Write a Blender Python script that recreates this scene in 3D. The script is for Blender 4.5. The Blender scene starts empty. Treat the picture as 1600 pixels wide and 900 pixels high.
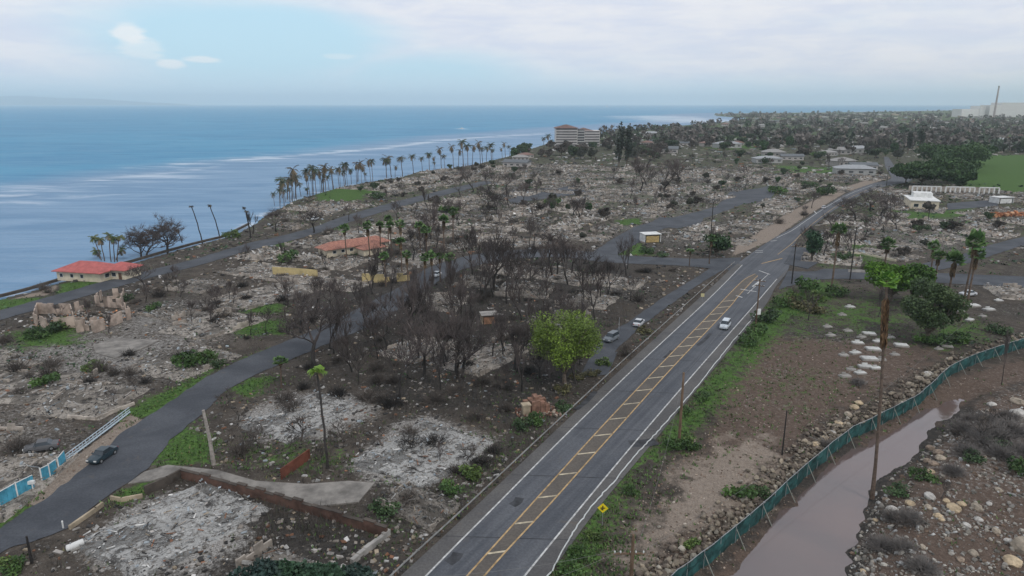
import bpy, math, random
import numpy as np
from mathutils import Vector

R = math.radians
random.seed(7)
NR = np.random.default_rng(11)
sc = bpy.context.scene
COL = sc.collection

# ------------------------------------------------------------------ camera
H = 50.0
FPX = 1081.0
PITCH = math.atan(288.0 / FPX)
CP, SP = math.cos(PITCH), math.sin(PITCH)
cam_d = bpy.data.cameras.new('camera')
cam_d.sensor_width = 36.0
cam_d.lens = 36.0 * FPX / 1600.0
cam_d.clip_start = 1.0
cam_d.clip_end = 120000.0
cam = bpy.data.objects.new('camera', cam_d)
COL.objects.link(cam)
cam.location = (0, 0, H)
cam.rotation_euler = (R(90) - PITCH, 0, 0)
sc.camera = cam


def G(x, y, z=0.0):
    """ground point seen at photo pixel (x, y) (1600 x 900), on height z"""
    u = (x - 800.0) / FPX
    v = (450.0 - y) / FPX
    t = (H - z) / (SP - v * CP)
    return np.array([u * t, (CP + v * SP) * t, z])


def GS(pts, z=0.0):
    return np.array([G(p[0], p[1], z) for p in pts])


def at_depth(x, y, Y):
    """point on the vertical plane Y = const seen at pixel (x, y)"""
    u = (x - 800.0) / FPX
    v = (450.0 - y) / FPX
    t = Y / (CP + v * SP)
    return np.array([u * t, Y, H + (-SP + v * CP) * t])


def direction(x, y):
    u = (x - 800.0) / FPX
    v = (450.0 - y) / FPX
    d = np.array([u, CP + v * SP, -SP + v * CP])
    return d / np.linalg.norm(d)


# ------------------------------------------------------------------ node helpers
class NT:
    def __init__(s, tree):
        s.t = tree
        s.n = tree.nodes
        s.l = tree.links

    def new(s, typ, **kw):
        n = s.n.new(typ)
        for k, v in kw.items():
            setattr(n, k, v)
        return n

    def put(s, sock, v):
        if v is None:
            return
        if hasattr(v, 'is_linked') or hasattr(v, 'links'):
            s.l.new(v, sock)
        else:
            if sock.type == 'RGBA' and len(v) == 3:
                v = (*v, 1.0)
            sock.default_value = v

    def math(s, op, a, b=None, clamp=False):
        n = s.new('ShaderNodeMath', operation=op, use_clamp=clamp)
        s.put(n.inputs[0], a)
        if b is not None:
            s.put(n.inputs[1], b)
        return n.outputs[0]

    def vmath(s, op, a, b=None, out=0):
        n = s.new('ShaderNodeVectorMath', operation=op)
        s.put(n.inputs[0], a)
        if b is not None:
            s.put(n.inputs[1], b)
        return n.outputs[out]

    def noise(s, vec, scale, detail=4, rough=0.55, dist=0.0, out='Fac'):
        n = s.new('ShaderNodeTexNoise')
        if vec is not None:
            s.l.new(vec, n.inputs['Vector'])
        n.inputs['Scale'].default_value = scale
        n.inputs['Detail'].default_value = detail
        n.inputs['Roughness'].default_value = rough
        n.inputs['Distortion'].default_value = dist
        return n.outputs[out]

    def ramp(s, v, a, b, lo=0.0, hi=1.0, smooth=True):
        n = s.new('ShaderNodeMapRange', interpolation_type='SMOOTHSTEP' if smooth else 'LINEAR')
        s.put(n.inputs['Value'], v)
        s.put(n.inputs['From Min'], a)
        s.put(n.inputs['From Max'], b)
        s.put(n.inputs['To Min'], lo)
        s.put(n.inputs['To Max'], hi)
        return n.outputs[0]

    def mix(s, f, a, b, blend='MIX'):
        n = s.new('ShaderNodeMix', data_type='RGBA', blend_type=blend)
        s.put(n.inputs['Factor'], f)
        s.put(n.inputs['A'], a) if False else s.put(n.inputs[6], a)
        s.put(n.inputs[7], b)
        return n.outputs[2]

    def attr(s, name, out='Color'):
        n = s.new('ShaderNodeAttribute', attribute_name=name)
        return n.outputs[out]


# ------------------------------------------------------------------ world
SUN_ELEV, SUN_AZ = R(50), R(150)
world = bpy.data.worlds.new('World')
sc.world = world
world.use_nodes = True
w = NT(world.node_tree)
w.n.clear()
wo = w.new('ShaderNodeOutputWorld')
bg = w.new('ShaderNodeBackground')
bg.inputs['Strength'].default_value = 0.1
sky = w.new('ShaderNodeTexSky', sky_type='NISHITA', sun_disc=False)
sky.sun_elevation = SUN_ELEV
sky.sun_rotation = SUN_AZ
sky.air_density = 1.0
sky.dust_density = 1.2
tc = w.new('ShaderNodeTexCoord')
dv = tc.outputs['Generated']


def blob(cx, cy, sx, sy):
    """smooth 0..1 lump round the sky direction of a photo pixel, half sizes in pixels"""
    c = direction(cx, cy)
    d = w.vmath('SUBTRACT', dv, tuple(c))
    d = w.vmath('MULTIPLY', d, (FPX / sx, 0.6, FPX / sy))
    return w.ramp(w.vmath('LENGTH', d, out='Value'), 1.0, 0.0)


st = w.vmath('MULTIPLY', dv, (1.0, 1.0, 5.0))
n1 = w.noise(st, 2.6, 6, 0.55, 0.4)
n2 = w.noise(st, 9.0, 5, 0.6, 0.3)
# thin veil nearly everywhere; an opening of blue to the left of the middle, one low over the sea
op = w.math('MAXIMUM', blob(400, 70, 300, 95), w.math('MULTIPLY', blob(640, 110, 260, 50), 0.6))
sep = w.new('ShaderNodeSeparateXYZ')
w.l.new(dv, sep.inputs[0])
low = w.ramp(sep.outputs['Z'], 0.055, 0.004)
cover = w.math('ADD', w.math('MULTIPLY', n1, 0.9), 0.50)
cover = w.math('SUBTRACT', cover, w.math('MULTIPLY', op, 1.15))
cover = w.math('SUBTRACT', cover, w.math('MULTIPLY', low, 0.55))
cover = w.ramp(cover, 0.22, 0.95)
grey = w.ramp(n2, 0.3, 0.7)
veil = w.mix(grey, (7.2, 7.7, 9.0), (8.7, 8.8, 9.3))
blue = w.mix(low, (5.6, 8.3, 9.9), (6.6, 8.7, 10.2))
base = w.mix(0.85, sky.outputs[0], blue)
skyc = w.mix(cover, base, veil)
# small bright cumulus heads
nn = w.noise(st, 22.0, 5, 0.6, 0.4)
for (cx, cy, sx, sy, k) in ((202, 52, 34, 26, 1.0), (222, 76, 44, 30, 0.6), (266, 100, 32, 11, 0.9), (318, 93, 42, 9, 0.8), (530, 88, 40, 9, 0.4)):
    m = w.ramp(w.math('ADD', blob(cx, cy, sx, sy), w.math('MULTIPLY', w.math('SUBTRACT', nn, 0.5), 1.0)), 0.25, 0.75)
    m = w.math('MULTIPLY', w.math('MULTIPLY', m, w.ramp(blob(cx, cy, sx * 1.3, sy * 1.3), 0.0, 0.3)), k * 0.75)
    skyc = w.mix(m, skyc, (9.8, 9.8, 9.8))
# the unseen upper sky is a brighter overcast
up = w.ramp(sep.outputs['Z'], 0.15, 0.6)
skyc = w.mix(up, skyc, w.mix(grey, (6.0, 6.6, 7.6), (8.0, 8.2, 8.8)))
w.l.new(skyc, bg.inputs['Color'])
w.l.new(bg.outputs[0], wo.inputs['Surface'])
world.cycles.sampling_method = 'MANUAL'
world.cycles.sample_map_resolution = 512

sun_d = bpy.data.lights.new('sun', 'SUN')
sun_d.energy = 1.25
sun_d.angle = R(11)
sun_d.color = (1.0, 0.95, 0.88)
sun = bpy.data.objects.new('sun', sun_d)
COL.objects.link(sun)
sdir = Vector((math.sin(SUN_AZ) * math.cos(SUN_ELEV), math.cos(SUN_AZ) * math.cos(SUN_ELEV), math.sin(SUN_ELEV)))
sun.rotation_euler = sdir.to_track_quat('Z', 'Y').to_euler()

vs = sc.view_settings
vs.view_transform = 'Standard'
vs.look = 'None'
vs.gamma = 1.0
vs.exposure = 0.0
vs.use_curve_mapping = False
sc.cycles.max_bounces = 5
sc.cycles.diffuse_bounces = 2
sc.cycles.volume_bounces = 1
sc.cycles.transparent_max_bounces = 8


# ------------------------------------------------------------------ materials
MATS = {}


def material(name, col=None, attr=None, rough=0.85, var=0.25, scale=1.5, bump=0.0, rand=0.0, spec=0.3, metallic=0.0, tint=None, streak=None):
    """procedural material: a colour (or the 'col' face attribute) broken up by noise; rand = spread between copies"""
    if name in MATS:
        return MATS[name]
    m = bpy.data.materials.new(name)
    m.use_nodes = True
    t = NT(m.node_tree)
    t.n.clear()
    o = t.new('ShaderNodeOutputMaterial')
    b = t.new('ShaderNodeBsdfPrincipled')
    co = t.new('ShaderNodeTexCoord').outputs['Object']
    if streak:
        co = t.vmath('MULTIPLY', co, streak)
    c = t.attr('col') if attr else None
    base = c if c is not None else (*col, 1.0)
    n = t.noise(co, scale, 6, 0.6)
    n = t.ramp(n, 0.3, 0.7, 1.0 - var, 1.0 + var)
    cc = t.new('ShaderNodeVectorMath', operation='SCALE')
    if c is not None:
        t.l.new(c, cc.inputs[0])
    else:
        cc.inputs[0].default_value = col
    t.put(cc.inputs['Scale'], n)
    outc = cc.outputs[0]
    if rand > 0:
        oi = t.new('ShaderNodeObjectInfo').outputs['Random']
        k = t.ramp(oi, 0, 1, 1 - rand, 1 + rand, smooth=False)
        c2 = t.new('ShaderNodeVectorMath', operation='SCALE')
        t.l.new(outc, c2.inputs[0])
        t.put(c2.inputs['Scale'], k)
        outc = c2.outputs[0]
    t.l.new(outc, b.inputs['Base Color'])
    b.inputs['Roughness'].default_value = rough
    b.inputs['Specular IOR Level'].default_value = spec
    b.inputs['Metallic'].default_value = metallic
    if bump > 0:
        bn = t.new('ShaderNodeBump')
        bn.inputs['Strength'].default_value = 1.0
        bn.inputs['Distance'].default_value = bump
        t.l.new(t.noise(co, scale * 3, 5), bn.inputs['Height'])
        t.l.new(bn.outputs[0], b.inputs['Normal'])
    t.l.new(b.outputs[0], o.inputs['Surface'])
    MATS[name] = m
    return m


M_burnt = material('charred_wood', (0.034, 0.030, 0.028), var=0.35, scale=0.6, rand=0.35)
M_twig = material('scorched_twigs', (0.076, 0.062, 0.058), var=0.3, scale=0.6, rand=0.4)
M_ashwood = material('scorched_wood', (0.085, 0.072, 0.063), var=0.35, scale=0.6, rand=0.35)
M_leaf = material('leaves', attr=True, rough=0.6, var=0.3, scale=0.5, rand=0.22)
M_bark = material('bark', (0.12, 0.095, 0.075), var=0.35, scale=2.0, rand=0.2)
M_palmtrunk = material('palm_bark', (0.115, 0.082, 0.062), var=0.35, scale=2.5, rand=0.25)
M_debris = material('debris', attr=True, rough=0.85, var=0.35, scale=0.9, rand=0.12)
def ash_material():
    m = bpy.data.materials.new('ash_bed')
    m.use_nodes = True
    t = NT(m.node_tree)
    b = t.n['Principled BSDF']
    co = t.new('ShaderNodeTexCoord').outputs['Object']
    oi = t.new('ShaderNodeObjectInfo').outputs['Random']
    off = t.new('ShaderNodeCombineXYZ')
    t.l.new(t.math('MULTIPLY', oi, 91.0), off.inputs[0])
    co = t.vmath('ADD', co, off.outputs[0])
    a1 = t.noise(co, 0.33, 4, 0.6, 1.0)
    a2 = t.noise(co, 1.3, 6, 0.72, 0.8)
    a3 = t.noise(co, 4.5, 5, 0.75)
    c = t.vmath('SCALE', t.attr('col'))
    sc_n = c.node
    t.put(sc_n.inputs['Scale'], t.ramp(a3, 0.32, 0.68, 0.72, 1.28))
    c = t.mix(t.ramp(a2, 0.50, 0.60, 0.0, 0.75), c, (0.105, 0.092, 0.080))
    c = t.mix(t.ramp(t.math('ADD', t.math('MULTIPLY', a1, 0.6), t.math('MULTIPLY', a3, 0.4)), 0.525, 0.60, 0.0, 0.85), c, (0.040, 0.036, 0.034))
    c = t.mix(t.ramp(a2, 0.38, 0.30, 0.0, 0.5), c, (0.48, 0.47, 0.455))
    t.l.new(c, b.inputs['Base Color'])
    b.inputs['Roughness'].default_value = 0.95
    b.inputs['Specular IOR Level'].default_value = 0.1
    bn = t.new('ShaderNodeBump')
    bn.inputs['Distance'].default_value = 0.22
    t.l.new(t.math('ADD', a2, t.math('MULTIPLY', a3, 0.5)), bn.inputs['Height'])
    t.l.new(bn.outputs[0], b.inputs['Normal'])
    return m


M_ash = ash_material()
M_conc = material('concrete', (0.30, 0.285, 0.265), var=0.3, scale=0.5, rand=0.12, bump=0.01)
M_wall = material('scorched_block_wall', (0.33, 0.29, 0.25), var=0.45, scale=0.6, rand=0.2)
M_attr = material('painted', attr=True, rough=0.6, var=0.15, scale=0.8)
M_rock = material('rock', attr=True, rough=0.9, var=0.35, scale=1.2, rand=0.15, bump=0.03)
M_pole = material('pole_wood', (0.13, 0.085, 0.055), var=0.35, scale=3.0, rand=0.25, streak=(1, 1, 0.15))
M_metal = material('galvanised_metal', (0.36, 0.37, 0.38), rough=0.45, var=0.15, scale=3, metallic=0.5, spec=0.5)
M_roofred = material('red_metal_roof', (0.40, 0.105, 0.095), rough=0.6, var=0.18, scale=0.8)
M_terra = material('terracotta_tiles', (0.33, 0.155, 0.115), rough=0.8, var=0.3, scale=1.5)
M_cream = material('cream_stucco', (0.62, 0.55, 0.42), rough=0.85, var=0.15, scale=0.5)
M_white = material('white_paint', (0.66, 0.66, 0.64), rough=0.6, var=0.15, scale=0.6, rand=0.08)
M_glass = material('window_glass', (0.03, 0.04, 0.05), rough=0.12, var=0.2, scale=0.5, spec=0.6)
M_black = material('black_rubber', (0.018, 0.018, 0.018), rough=0.8, var=0.2, scale=3)
M_green_fab = material('green_fence_fabric', (0.017, 0.066, 0.064), rough=0.8, var=0.5, scale=0.6)
M_slab = material('driveway_concrete', (0.205, 0.19, 0.172), var=0.4, scale=0.35, bump=0.01)
M_yellow = material('yellow_sign_paint', (0.78, 0.60, 0.02), rough=0.45, var=0.06, scale=2)
M_yline = material('yellow_road_paint', (0.40, 0.275, 0.14), rough=0.8, var=0.35, scale=1.2)
M_wline = material('white_road_paint', (0.46, 0.46, 0.45), rough=0.8, var=0.35, scale=1.2)
M_cream_line = material('cream_road_paint', (0.46, 0.40, 0.29), rough=0.8, var=0.35, scale=1.2)
M_blue = material('blue_panel_paint', (0.07, 0.30, 0.42), rough=0.6, var=0.3, scale=0.8)


def asphalt(name, col, col2, rot=None):
    m = bpy.data.materials.new(name)
    m.use_nodes = True
    t = NT(m.node_tree)
    b = t.n['Principled BSDF']
    co = t.new('ShaderNodeTexCoord').outputs['Object']
    n = t.noise(co, 0.12, 6, 0.6, 0.6)
    f = t.noise(co, 3.0, 5, 0.7)
    if rot is not None:
        vr = t.new('ShaderNodeVectorRotate', rotation_type='Z_AXIS')
        t.l.new(co, vr.inputs['Vector'])
        vr.inputs['Angle'].default_value = rot
        sv = t.vmath('MULTIPLY', vr.outputs[0], (1.1, 0.02, 1.0))
        n = t.math('ADD', t.math('MULTIPLY', n, 0.4), t.math('MULTIPLY', t.noise(sv, 1.0, 4, 0.6), 0.6))
    c = t.mix(t.ramp(n, 0.35, 0.68), col, col2)
    k = t.new('ShaderNodeVectorMath', operation='SCALE')
    t.l.new(c, k.inputs[0])
    t.put(k.inputs['Scale'], t.ramp(f, 0.3, 0.7, 0.82, 1.18))
    c = k.outputs[0]
    # patches of dirt
    d = t.ramp(t.noise(co, 0.35, 7, 0.65, 0.8), 0.60, 0.74, 0.0, 0.55)
    c = t.mix(d, c, (0.13, 0.105, 0.085))
    t.l.new(c, b.inputs['Base Color'])
    b.inputs['Roughness'].default_value = 0.85
    b.inputs['Specular IOR Level'].default_value = 0.25
    MATS[name] = m
    return m


M_asphalt = asphalt('highway_asphalt', (0.068, 0.074, 0.086), (0.115, 0.120, 0.132), R(31))
M_street = asphalt('street_asphalt', (0.052, 0.057, 0.067), (0.082, 0.088, 0.100))
M_should = asphalt('shoulder_asphalt', (0.115, 0.110, 0.106), (0.085, 0.083, 0.084))
M_median = asphalt('median_asphalt', (0.098, 0.088, 0.078), (0.130, 0.112, 0.095))


# ------------------------------------------------------------------ mesh builder
class MB:
    def __init__(s):
        s.v, s.f, s.c, s.n = [], [], [], 0
        s.attrs = {}

    def add(s, verts, faces, col=(0.5, 0.5, 0.5)):
        verts = np.asarray(verts, dtype=np.float64).reshape(-1, 3)
        faces = np.asarray(faces, dtype=np.int64)
        s.v.append(verts)
        s.f.append(faces + s.n)
        s.n += len(verts)
        col = np.asarray(col, dtype=np.float64)
        if col.ndim == 1:
            col = np.tile(col, (len(faces), 1))
        s.c.append(col)
        return s

    def box(s, c, size, rz=0.0, col=(0.5,) * 3, rx=0.0, ry=0.0):
        x, y, z = np.array(size) / 2.0
        v = np.array([[-x, -y, -z], [x, -y, -z], [x, y, -z], [-x, y, -z], [-x, -y, z], [x, -y, z], [x, y, z], [-x, y, z]])
        if rx:
            v = v @ rot_x(rx).T
        if ry:
            v = v @ rot_y(ry).T
        if rz:
            v = v @ rot_z(rz).T
        f = [[0, 3, 2, 1], [4, 5, 6, 7], [0, 1, 5, 4], [1, 2, 6, 5], [2, 3, 7, 6], [3, 0, 4, 7]]
        return s.add(v + np.array(c), f, col)

    def tube(s, pts, radii, sides=6, col=(0.5,) * 3, cap=False):
        pts = np.asarray(pts, dtype=float)
        n = len(pts)
        radii = np.broadcast_to(radii, (n,)) if np.ndim(radii) == 0 else np.asarray(radii, dtype=float)
        tan = np.gradient(pts, axis=0)
        tan /= np.linalg.norm(tan, axis=1)[:, None] + 1e-9
        ref = np.array([0.31, 0.95, 0.05]) if abs(tan[0][2]) > 0.5 else np.array([0.05, 0.1, 0.99])
        a = np.cross(tan, ref)
        a /= np.linalg.norm(a, axis=1)[:, None] + 1e-9
        b = np.cross(tan, a)
        th = np.arange(sides) * 2 * math.pi / sides
        ring = a[:, None, :] * np.cos(th)[None, :, None] + b[:, None, :] * np.sin(th)[None, :, None]
        v = pts[:, None, :] + ring * radii[:, None, None]
        i = np.arange(n - 1)[:, None] * sides
        j = np.arange(sides)[None, :]
        jn = (j + 1) % sides
        f = np.stack([i + j, i + jn, i + sides + jn, i + sides + j], -1).reshape(-1, 4)
        s.add(v.reshape(-1, 3), f, col)
        if cap:
            for k, rev in ((0, False), (n - 1, True)):
                c = s.n
                ringv = v[k]
                s.add(np.vstack([ringv, ringv.mean(0)]), [[q, (q + 1) % sides, sides] if rev else [(q + 1) % sides, q, sides] for q in range(sides)], col)
        return s

    def poly(s, verts, col=(0.5,) * 3):
        return s.add(verts, [list(range(len(verts)))], col)

    def build(s, name, mat, parent=None, smooth=False, attrs=None):
        V = np.concatenate(s.v)
        me = bpy.data.meshes.new(name)
        me.vertices.add(len(V))
        me.vertices.foreach_set('co', V.astype(np.float32).ravel())
        nf = sum(len(f) for f in s.f)
        loops = np.concatenate([f.ravel() for f in s.f])
        sizes = np.concatenate([np.full(len(f), f.shape[1]) for f in s.f])
        starts = np.concatenate([[0], np.cumsum(sizes)[:-1]])
        me.loops.add(len(loops))
        me.polygons.add(nf)
        me.loops.foreach_set('vertex_index', loops.astype(np.int32))
        me.polygons.foreach_set('loop_start', starts.astype(np.int32))
        if smooth:
            me.polygons.foreach_set('use_smooth', np.ones(nf, dtype=bool))
        else:
            me.polygons.foreach_set('use_smooth', np.zeros(nf, dtype=bool))
        me.update(calc_edges=True)
        C = np.concatenate(s.c)
        at = me.attributes.new('col', 'FLOAT_COLOR', 'FACE')
        at.data.foreach_set('color', np.hstack([C, np.ones((len(C), 1))]).astype(np.float32).ravel())
        if attrs:
            for k, arr in attrs.items():
                a = me.attributes.new(k, 'FLOAT_COLOR', 'POINT')
                a.data.foreach_set('color', arr.astype(np.float32).ravel())
        me.materials.append(mat)
        o = bpy.data.objects.new(name, me)
        COL.objects.link(o)
        if parent is not None:
            o.parent = parent
        return o


def rot_x(a):
    c, s = math.cos(a), math.sin(a)
    return np.array([[1, 0, 0], [0, c, -s], [0, s, c]])


def rot_y(a):
    c, s = math.cos(a), math.sin(a)
    return np.array([[c, 0, s], [0, 1, 0], [-s, 0, c]])


def rot_z(a):
    c, s = math.cos(a), math.sin(a)
    return np.array([[c, -s, 0], [s, c, 0], [0, 0, 1]])


def rand_rots(n, tilt, rng):
    """n rotations: any turn about z then a tilt of up to about tilt radians"""
    a = rng.uniform(0, 2 * math.pi, n)
    tx = rng.normal(0, tilt, n)
    ty = rng.normal(0, tilt, n)
    ca, sa = np.cos(a), np.sin(a)
    Z = np.zeros((n, 3, 3))
    Z[:, 0, 0], Z[:, 0, 1], Z[:, 1, 0], Z[:, 1, 1], Z[:, 2, 2] = ca, -sa, sa, ca, 1
    X = np.zeros((n, 3, 3))
    X[:, 0, 0] = 1
    X[:, 1, 1], X[:, 1, 2], X[:, 2, 1], X[:, 2, 2] = np.cos(tx), -np.sin(tx), np.sin(tx), np.cos(tx)
    Y = np.zeros((n, 3, 3))
    Y[:, 1, 1] = 1
    Y[:, 0, 0], Y[:, 0, 2], Y[:, 2, 0], Y[:, 2, 2] = np.cos(ty), np.sin(ty), -np.sin(ty), np.cos(ty)
    return X @ Y @ Z


BOXV = np.array([[-1, -1, -1], [1, -1, -1], [1, 1, -1], [-1, 1, -1], [-1, -1, 1], [1, -1, 1], [1, 1, 1], [-1, 1, 1]]) * 0.5
BOXF = np.array([[0, 3, 2, 1], [4, 5, 6, 7], [0, 1, 5, 4], [1, 2, 6, 5], [2, 3, 7, 6], [3, 0, 4, 7]])


def many_boxes(mb, cen, size, rots, cols, jitter=0.12, rng=NR):
    n = len(cen)
    if n == 0:
        return
    v = BOXV[None] * size[:, None, :] * (1 + rng.normal(0, jitter, (n, 8, 3)))
    v = np.einsum('nij,nkj->nki', rots, v) + cen[:, None, :]
    f = BOXF[None] + (np.arange(n) * 8)[:, None, None]
    mb.add(v.reshape(-1, 3), f.reshape(-1, 4), np.repeat(cols, 6, 0))


def many_cards(mb, cen, size, rots, cols, tri=False):
    n = len(cen)
    b = np.array([[-.5, -.5, 0], [.5, -.4, 0], [.45, .5, 0], [-.4, .45, 0]])
    v = b[None] * size[:, None, :]
    v = np.einsum('nij,nkj->nki', rots, v) + cen[:, None, :]
    f = np.arange(n * 4).reshape(n, 4)
    mb.add(v.reshape(-1, 3), f, cols)


def ico():
    t = (1 + 5 ** .5) / 2
    v = np.array([[-1, t, 0], [1, t, 0], [-1, -t, 0], [1, -t, 0], [0, -1, t], [0, 1, t], [0, -1, -t], [0, 1, -t], [t, 0, -1], [t, 0, 1], [-t, 0, -1], [-t, 0, 1]], float)
    v /= np.linalg.norm(v[0])
    f = np.array([[0, 11, 5], [0, 5, 1], [0, 1, 7], [0, 7, 10], [0, 10, 11], [1, 5, 9], [5, 11, 4], [11, 10, 2], [10, 7, 6], [7, 1, 8], [3, 9, 4], [3, 4, 2], [3, 2, 6], [3, 6, 8], [3, 8, 9], [4, 9, 5], [2, 4, 11], [6, 2, 10], [8, 6, 7], [9, 8, 1]])
    return v, f


ICOV, ICOF = ico()


def many_rocks(mb, cen, size, cols, rng=NR):
    n = len(cen)
    v = ICOV[None] * size[:, None, :] * (1 + rng.normal(0, 0.16, (n, 12, 1)))
    v = np.einsum('nij,nkj->nki', rand_rots(n, 0.5, rng), v) + cen[:, None, :]
    f = ICOF[None] + (np.arange(n) * 12)[:, None, None]
    mb.add(v.reshape(-1, 3), f.reshape(-1, 3), np.repeat(cols, 20, 0))


def pick(rng, n, pal, w, jit=0.15):
    pal = np.array(pal, float)
    w = np.array(w, float)
    i = rng.choice(len(pal), n, p=w / w.sum())
    return np.clip(pal[i] * (1 + rng.normal(0, jit, (n, 1))), 0.005, 0.95)


# ------------------------------------------------------------------ tagging
def tag(o, label=None, cat=None, group=None, kind=None):
    if label:
        o['label'] = label
    if cat:
        o['category'] = cat
    if group:
        o['group'] = group
    if kind:
        o['kind'] = kind
    return o


def empty(name, loc=(0, 0, 0), rz=0.0):
    o = bpy.data.objects.new(name, None)
    o.empty_display_size = 0.5
    COL.objects.link(o)
    o.location = loc
    o.rotation_euler = (0, 0, rz)
    return o


USED = set()
CHILD = {}


def note(root):
    """remember the children of a finished prototype so that copies need no lookup"""
    def rec(o):
        return [(c, rec(c)) for c in list(o.children)]
    CHILD[root.name] = rec(root)
    return root


def copy_tree(root):
    def cp(o, kids, parent):
        c = o.copy()
        COL.objects.link(c)
        c.parent = parent
        for k, kk in kids:
            cp(k, kk, c)
        return c
    c = cp(root, CHILD[root.name], None)
    return c


def place(root, loc, rz=0.0, scale=1.0, flat=None, src=None):
    """first use moves the prototype itself, later uses copy it"""
    if root.name in USED:
        o = copy_tree(root)
    else:
        USED.add(root.name)
        o = root
    o.location = [float(q) for q in loc]
    o.rotation_euler = (0, 0, rz)
    o.scale = (scale, scale, scale) if np.ndim(scale) == 0 else scale
    return o


# landmarks used by the labels of repeated things
LM = [(n, G(*p)[:2]) for n, p in {
    'the parked dark sedan': (162, 715), 'the blue panel fence': (40, 770), 'the red-roofed seaside house': (143, 432),
    'the roofless pink-walled ruin': (130, 495), 'the long yellow garden wall': (460, 428), 'the terracotta-roofed building': (560, 400),
    'the big bright green leafy tree': (882, 596), 'the beige block hut': (765, 507), 'the small white and yellow hut': (1020, 375),
    'the seaside hotel': (900, 232), 'the moving white car': (1133, 512), 'the yellow diamond sign': (940, 818),
    'the very tall palm by the canal': (1363, 775), 'the white grave slabs': (1340, 560), 'the round dark green tree': (1460, 532),
    'the green playing field': (1560, 292), 'the white flat-roofed hall': (1448, 325), 'the highway junction': (1190, 420),
    'the rust-red panel': (460, 730), 'the brick chimney stump': (840, 640), 'the wide grey driveway slab': (480, 768),
    'the spreading bare tree on the shore': (240, 396), 'the pole with the white box': (1180, 518), 'the long orange heap': (1572, 338),
    'the flat-crowned trees by the field': (1440, 282), 'the twin column-shaped trees': (965, 262), 'the grey side street bend': (640, 455),
    'the grassy headland behind the coconut palms': (520, 305), 'the two leaning bare trunks on the shore': (330, 372),
    'the pale pole stump': (334, 725), 'the brown canal water': (1290, 800), 'the smokestack': (1541, 178),
    'the burned arcade of the parking lot': (1500, 300), 'the far reef bay': (1100, 200)}.items()]
ORD = ['closest', 'second closest', 'third closest', 'fourth closest', 'fifth closest', 'sixth closest', 'seventh closest', 'eighth closest',
       'ninth closest', 'tenth closest', 'eleventh closest', 'twelfth closest']
PENDING = []


def later(o, look, cat, group, far_label):
    """the label is written at the end, when all neighbours of the same look are known"""
    o['category'] = cat
    o['group'] = group
    PENDING.append((o, look, far_label))


def write_labels():
    buckets = {}
    for o, look, far in PENDING:
        p = np.array([o.location[0], o.location[1]])
        ds = [np.linalg.norm(p - q) for _, q in LM]
        i = int(np.argmin(ds))
        buckets.setdefault((look, i), []).append((ds[i], o, far))
    for (look, i), lst in buckets.items():
        lst.sort(key=lambda t: t[0])
        for k, (d, o, far) in enumerate(lst):
            if k < len(ORD) and d < 160 + 40 * k:
                o['label'] = '%s, %s to %s' % (look, ORD[k], LM[i][0])
            else:
                o['label'] = far


# ------------------------------------------------------------------ plan of the land (photo pixels turned into ground points)
COAST_PX = [(-700, 620), (-200, 515), (0, 459), (40, 449), (90, 434), (150, 418), (205, 405), (260, 389), (300, 378), (350, 366), (388, 347), (402, 336), (430, 322), (452, 311),
            (500, 297), (560, 284), (620, 275), (650, 266), (700, 262), (740, 255), (790, 243), (820, 233), (850, 224), (880, 215), (940, 208),
            (1000, 201), (1060, 196), (1110, 192), (1150, 188), (1165, 184), (1135, 182), (1117, 180.5), (1115, 178.5), (1150, 177), (1220, 176.3), (1350, 175),
            (1480, 172.5), (1540, 170), (1620, 168), (1750, 167)]
coast = GS(COAST_PX)[:, :2]
LAND = np.vstack([coast, [[30000, 9000], [30000, -500], [-400, -500], [-200, 0]]])


def pip(P, poly):
    x, y = P[:, 0], P[:, 1]
    inside = np.zeros(len(P), bool)
    n = len(poly)
    for i in range(n):
        x1, y1 = poly[i]
        x2, y2 = poly[(i + 1) % n]
        if y1 == y2:
            continue
        c = ((y1 > y) != (y2 > y)) & (x < (x2 - x1) * (y - y1) / (y2 - y1) + x1)
        inside ^= c
    return inside


def seg_dist(P, line, closed=False):
    d = np.full(len(P), 1e9)
    n = len(line)
    for i in range(n if closed else n - 1):
        a = line[i]
        b = line[(i + 1) % n]
        ab = b - a
        t = np.clip(((P - a) @ ab) / (ab @ ab + 1e-9), 0, 1)
        d = np.minimum(d, np.linalg.norm(P - a - t[:, None] * ab, axis=1))
    return d


def sdist(P, poly):
    """positive inside"""
    d = np.full(len(P), -1e3)
    lo, hi = poly.min(0) - 40, poly.max(0) + 40
    k = (P[:, 0] > lo[0]) & (P[:, 0] < hi[0]) & (P[:, 1] > lo[1]) & (P[:, 1] < hi[1])
    if k.any():
        q = P[k]
        e = seg_dist(q, poly, True)
        d[k] = np.where(pip(q, poly), e, -e)
    return d


def vnoise(P, scale, seed=0):
    """value noise -1..1 on 2D points"""
    q = P / scale
    i = np.floor(q).astype(np.int64)
    f = q - i
    f = f * f * (3 - 2 * f)

    def h(a, b):
        n = (a * 374761393 + b * 668265263 + seed * 144665) & 0xffffffff
        n = ((n ^ (n >> 13)) * 1274126177) & 0xffffffff
        return ((n ^ (n >> 16)) & 0xffff) / 32767.5 - 1
    a = h(i[:, 0], i[:, 1])
    b = h(i[:, 0] + 1, i[:, 1])
    c = h(i[:, 0], i[:, 1] + 1)
    d = h(i[:, 0] + 1, i[:, 1] + 1)
    return (a * (1 - f[:, 0]) + b * f[:, 0]) * (1 - f[:, 1]) + (c * (1 - f[:, 0]) + d * f[:, 0]) * f[:, 1]


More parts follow.
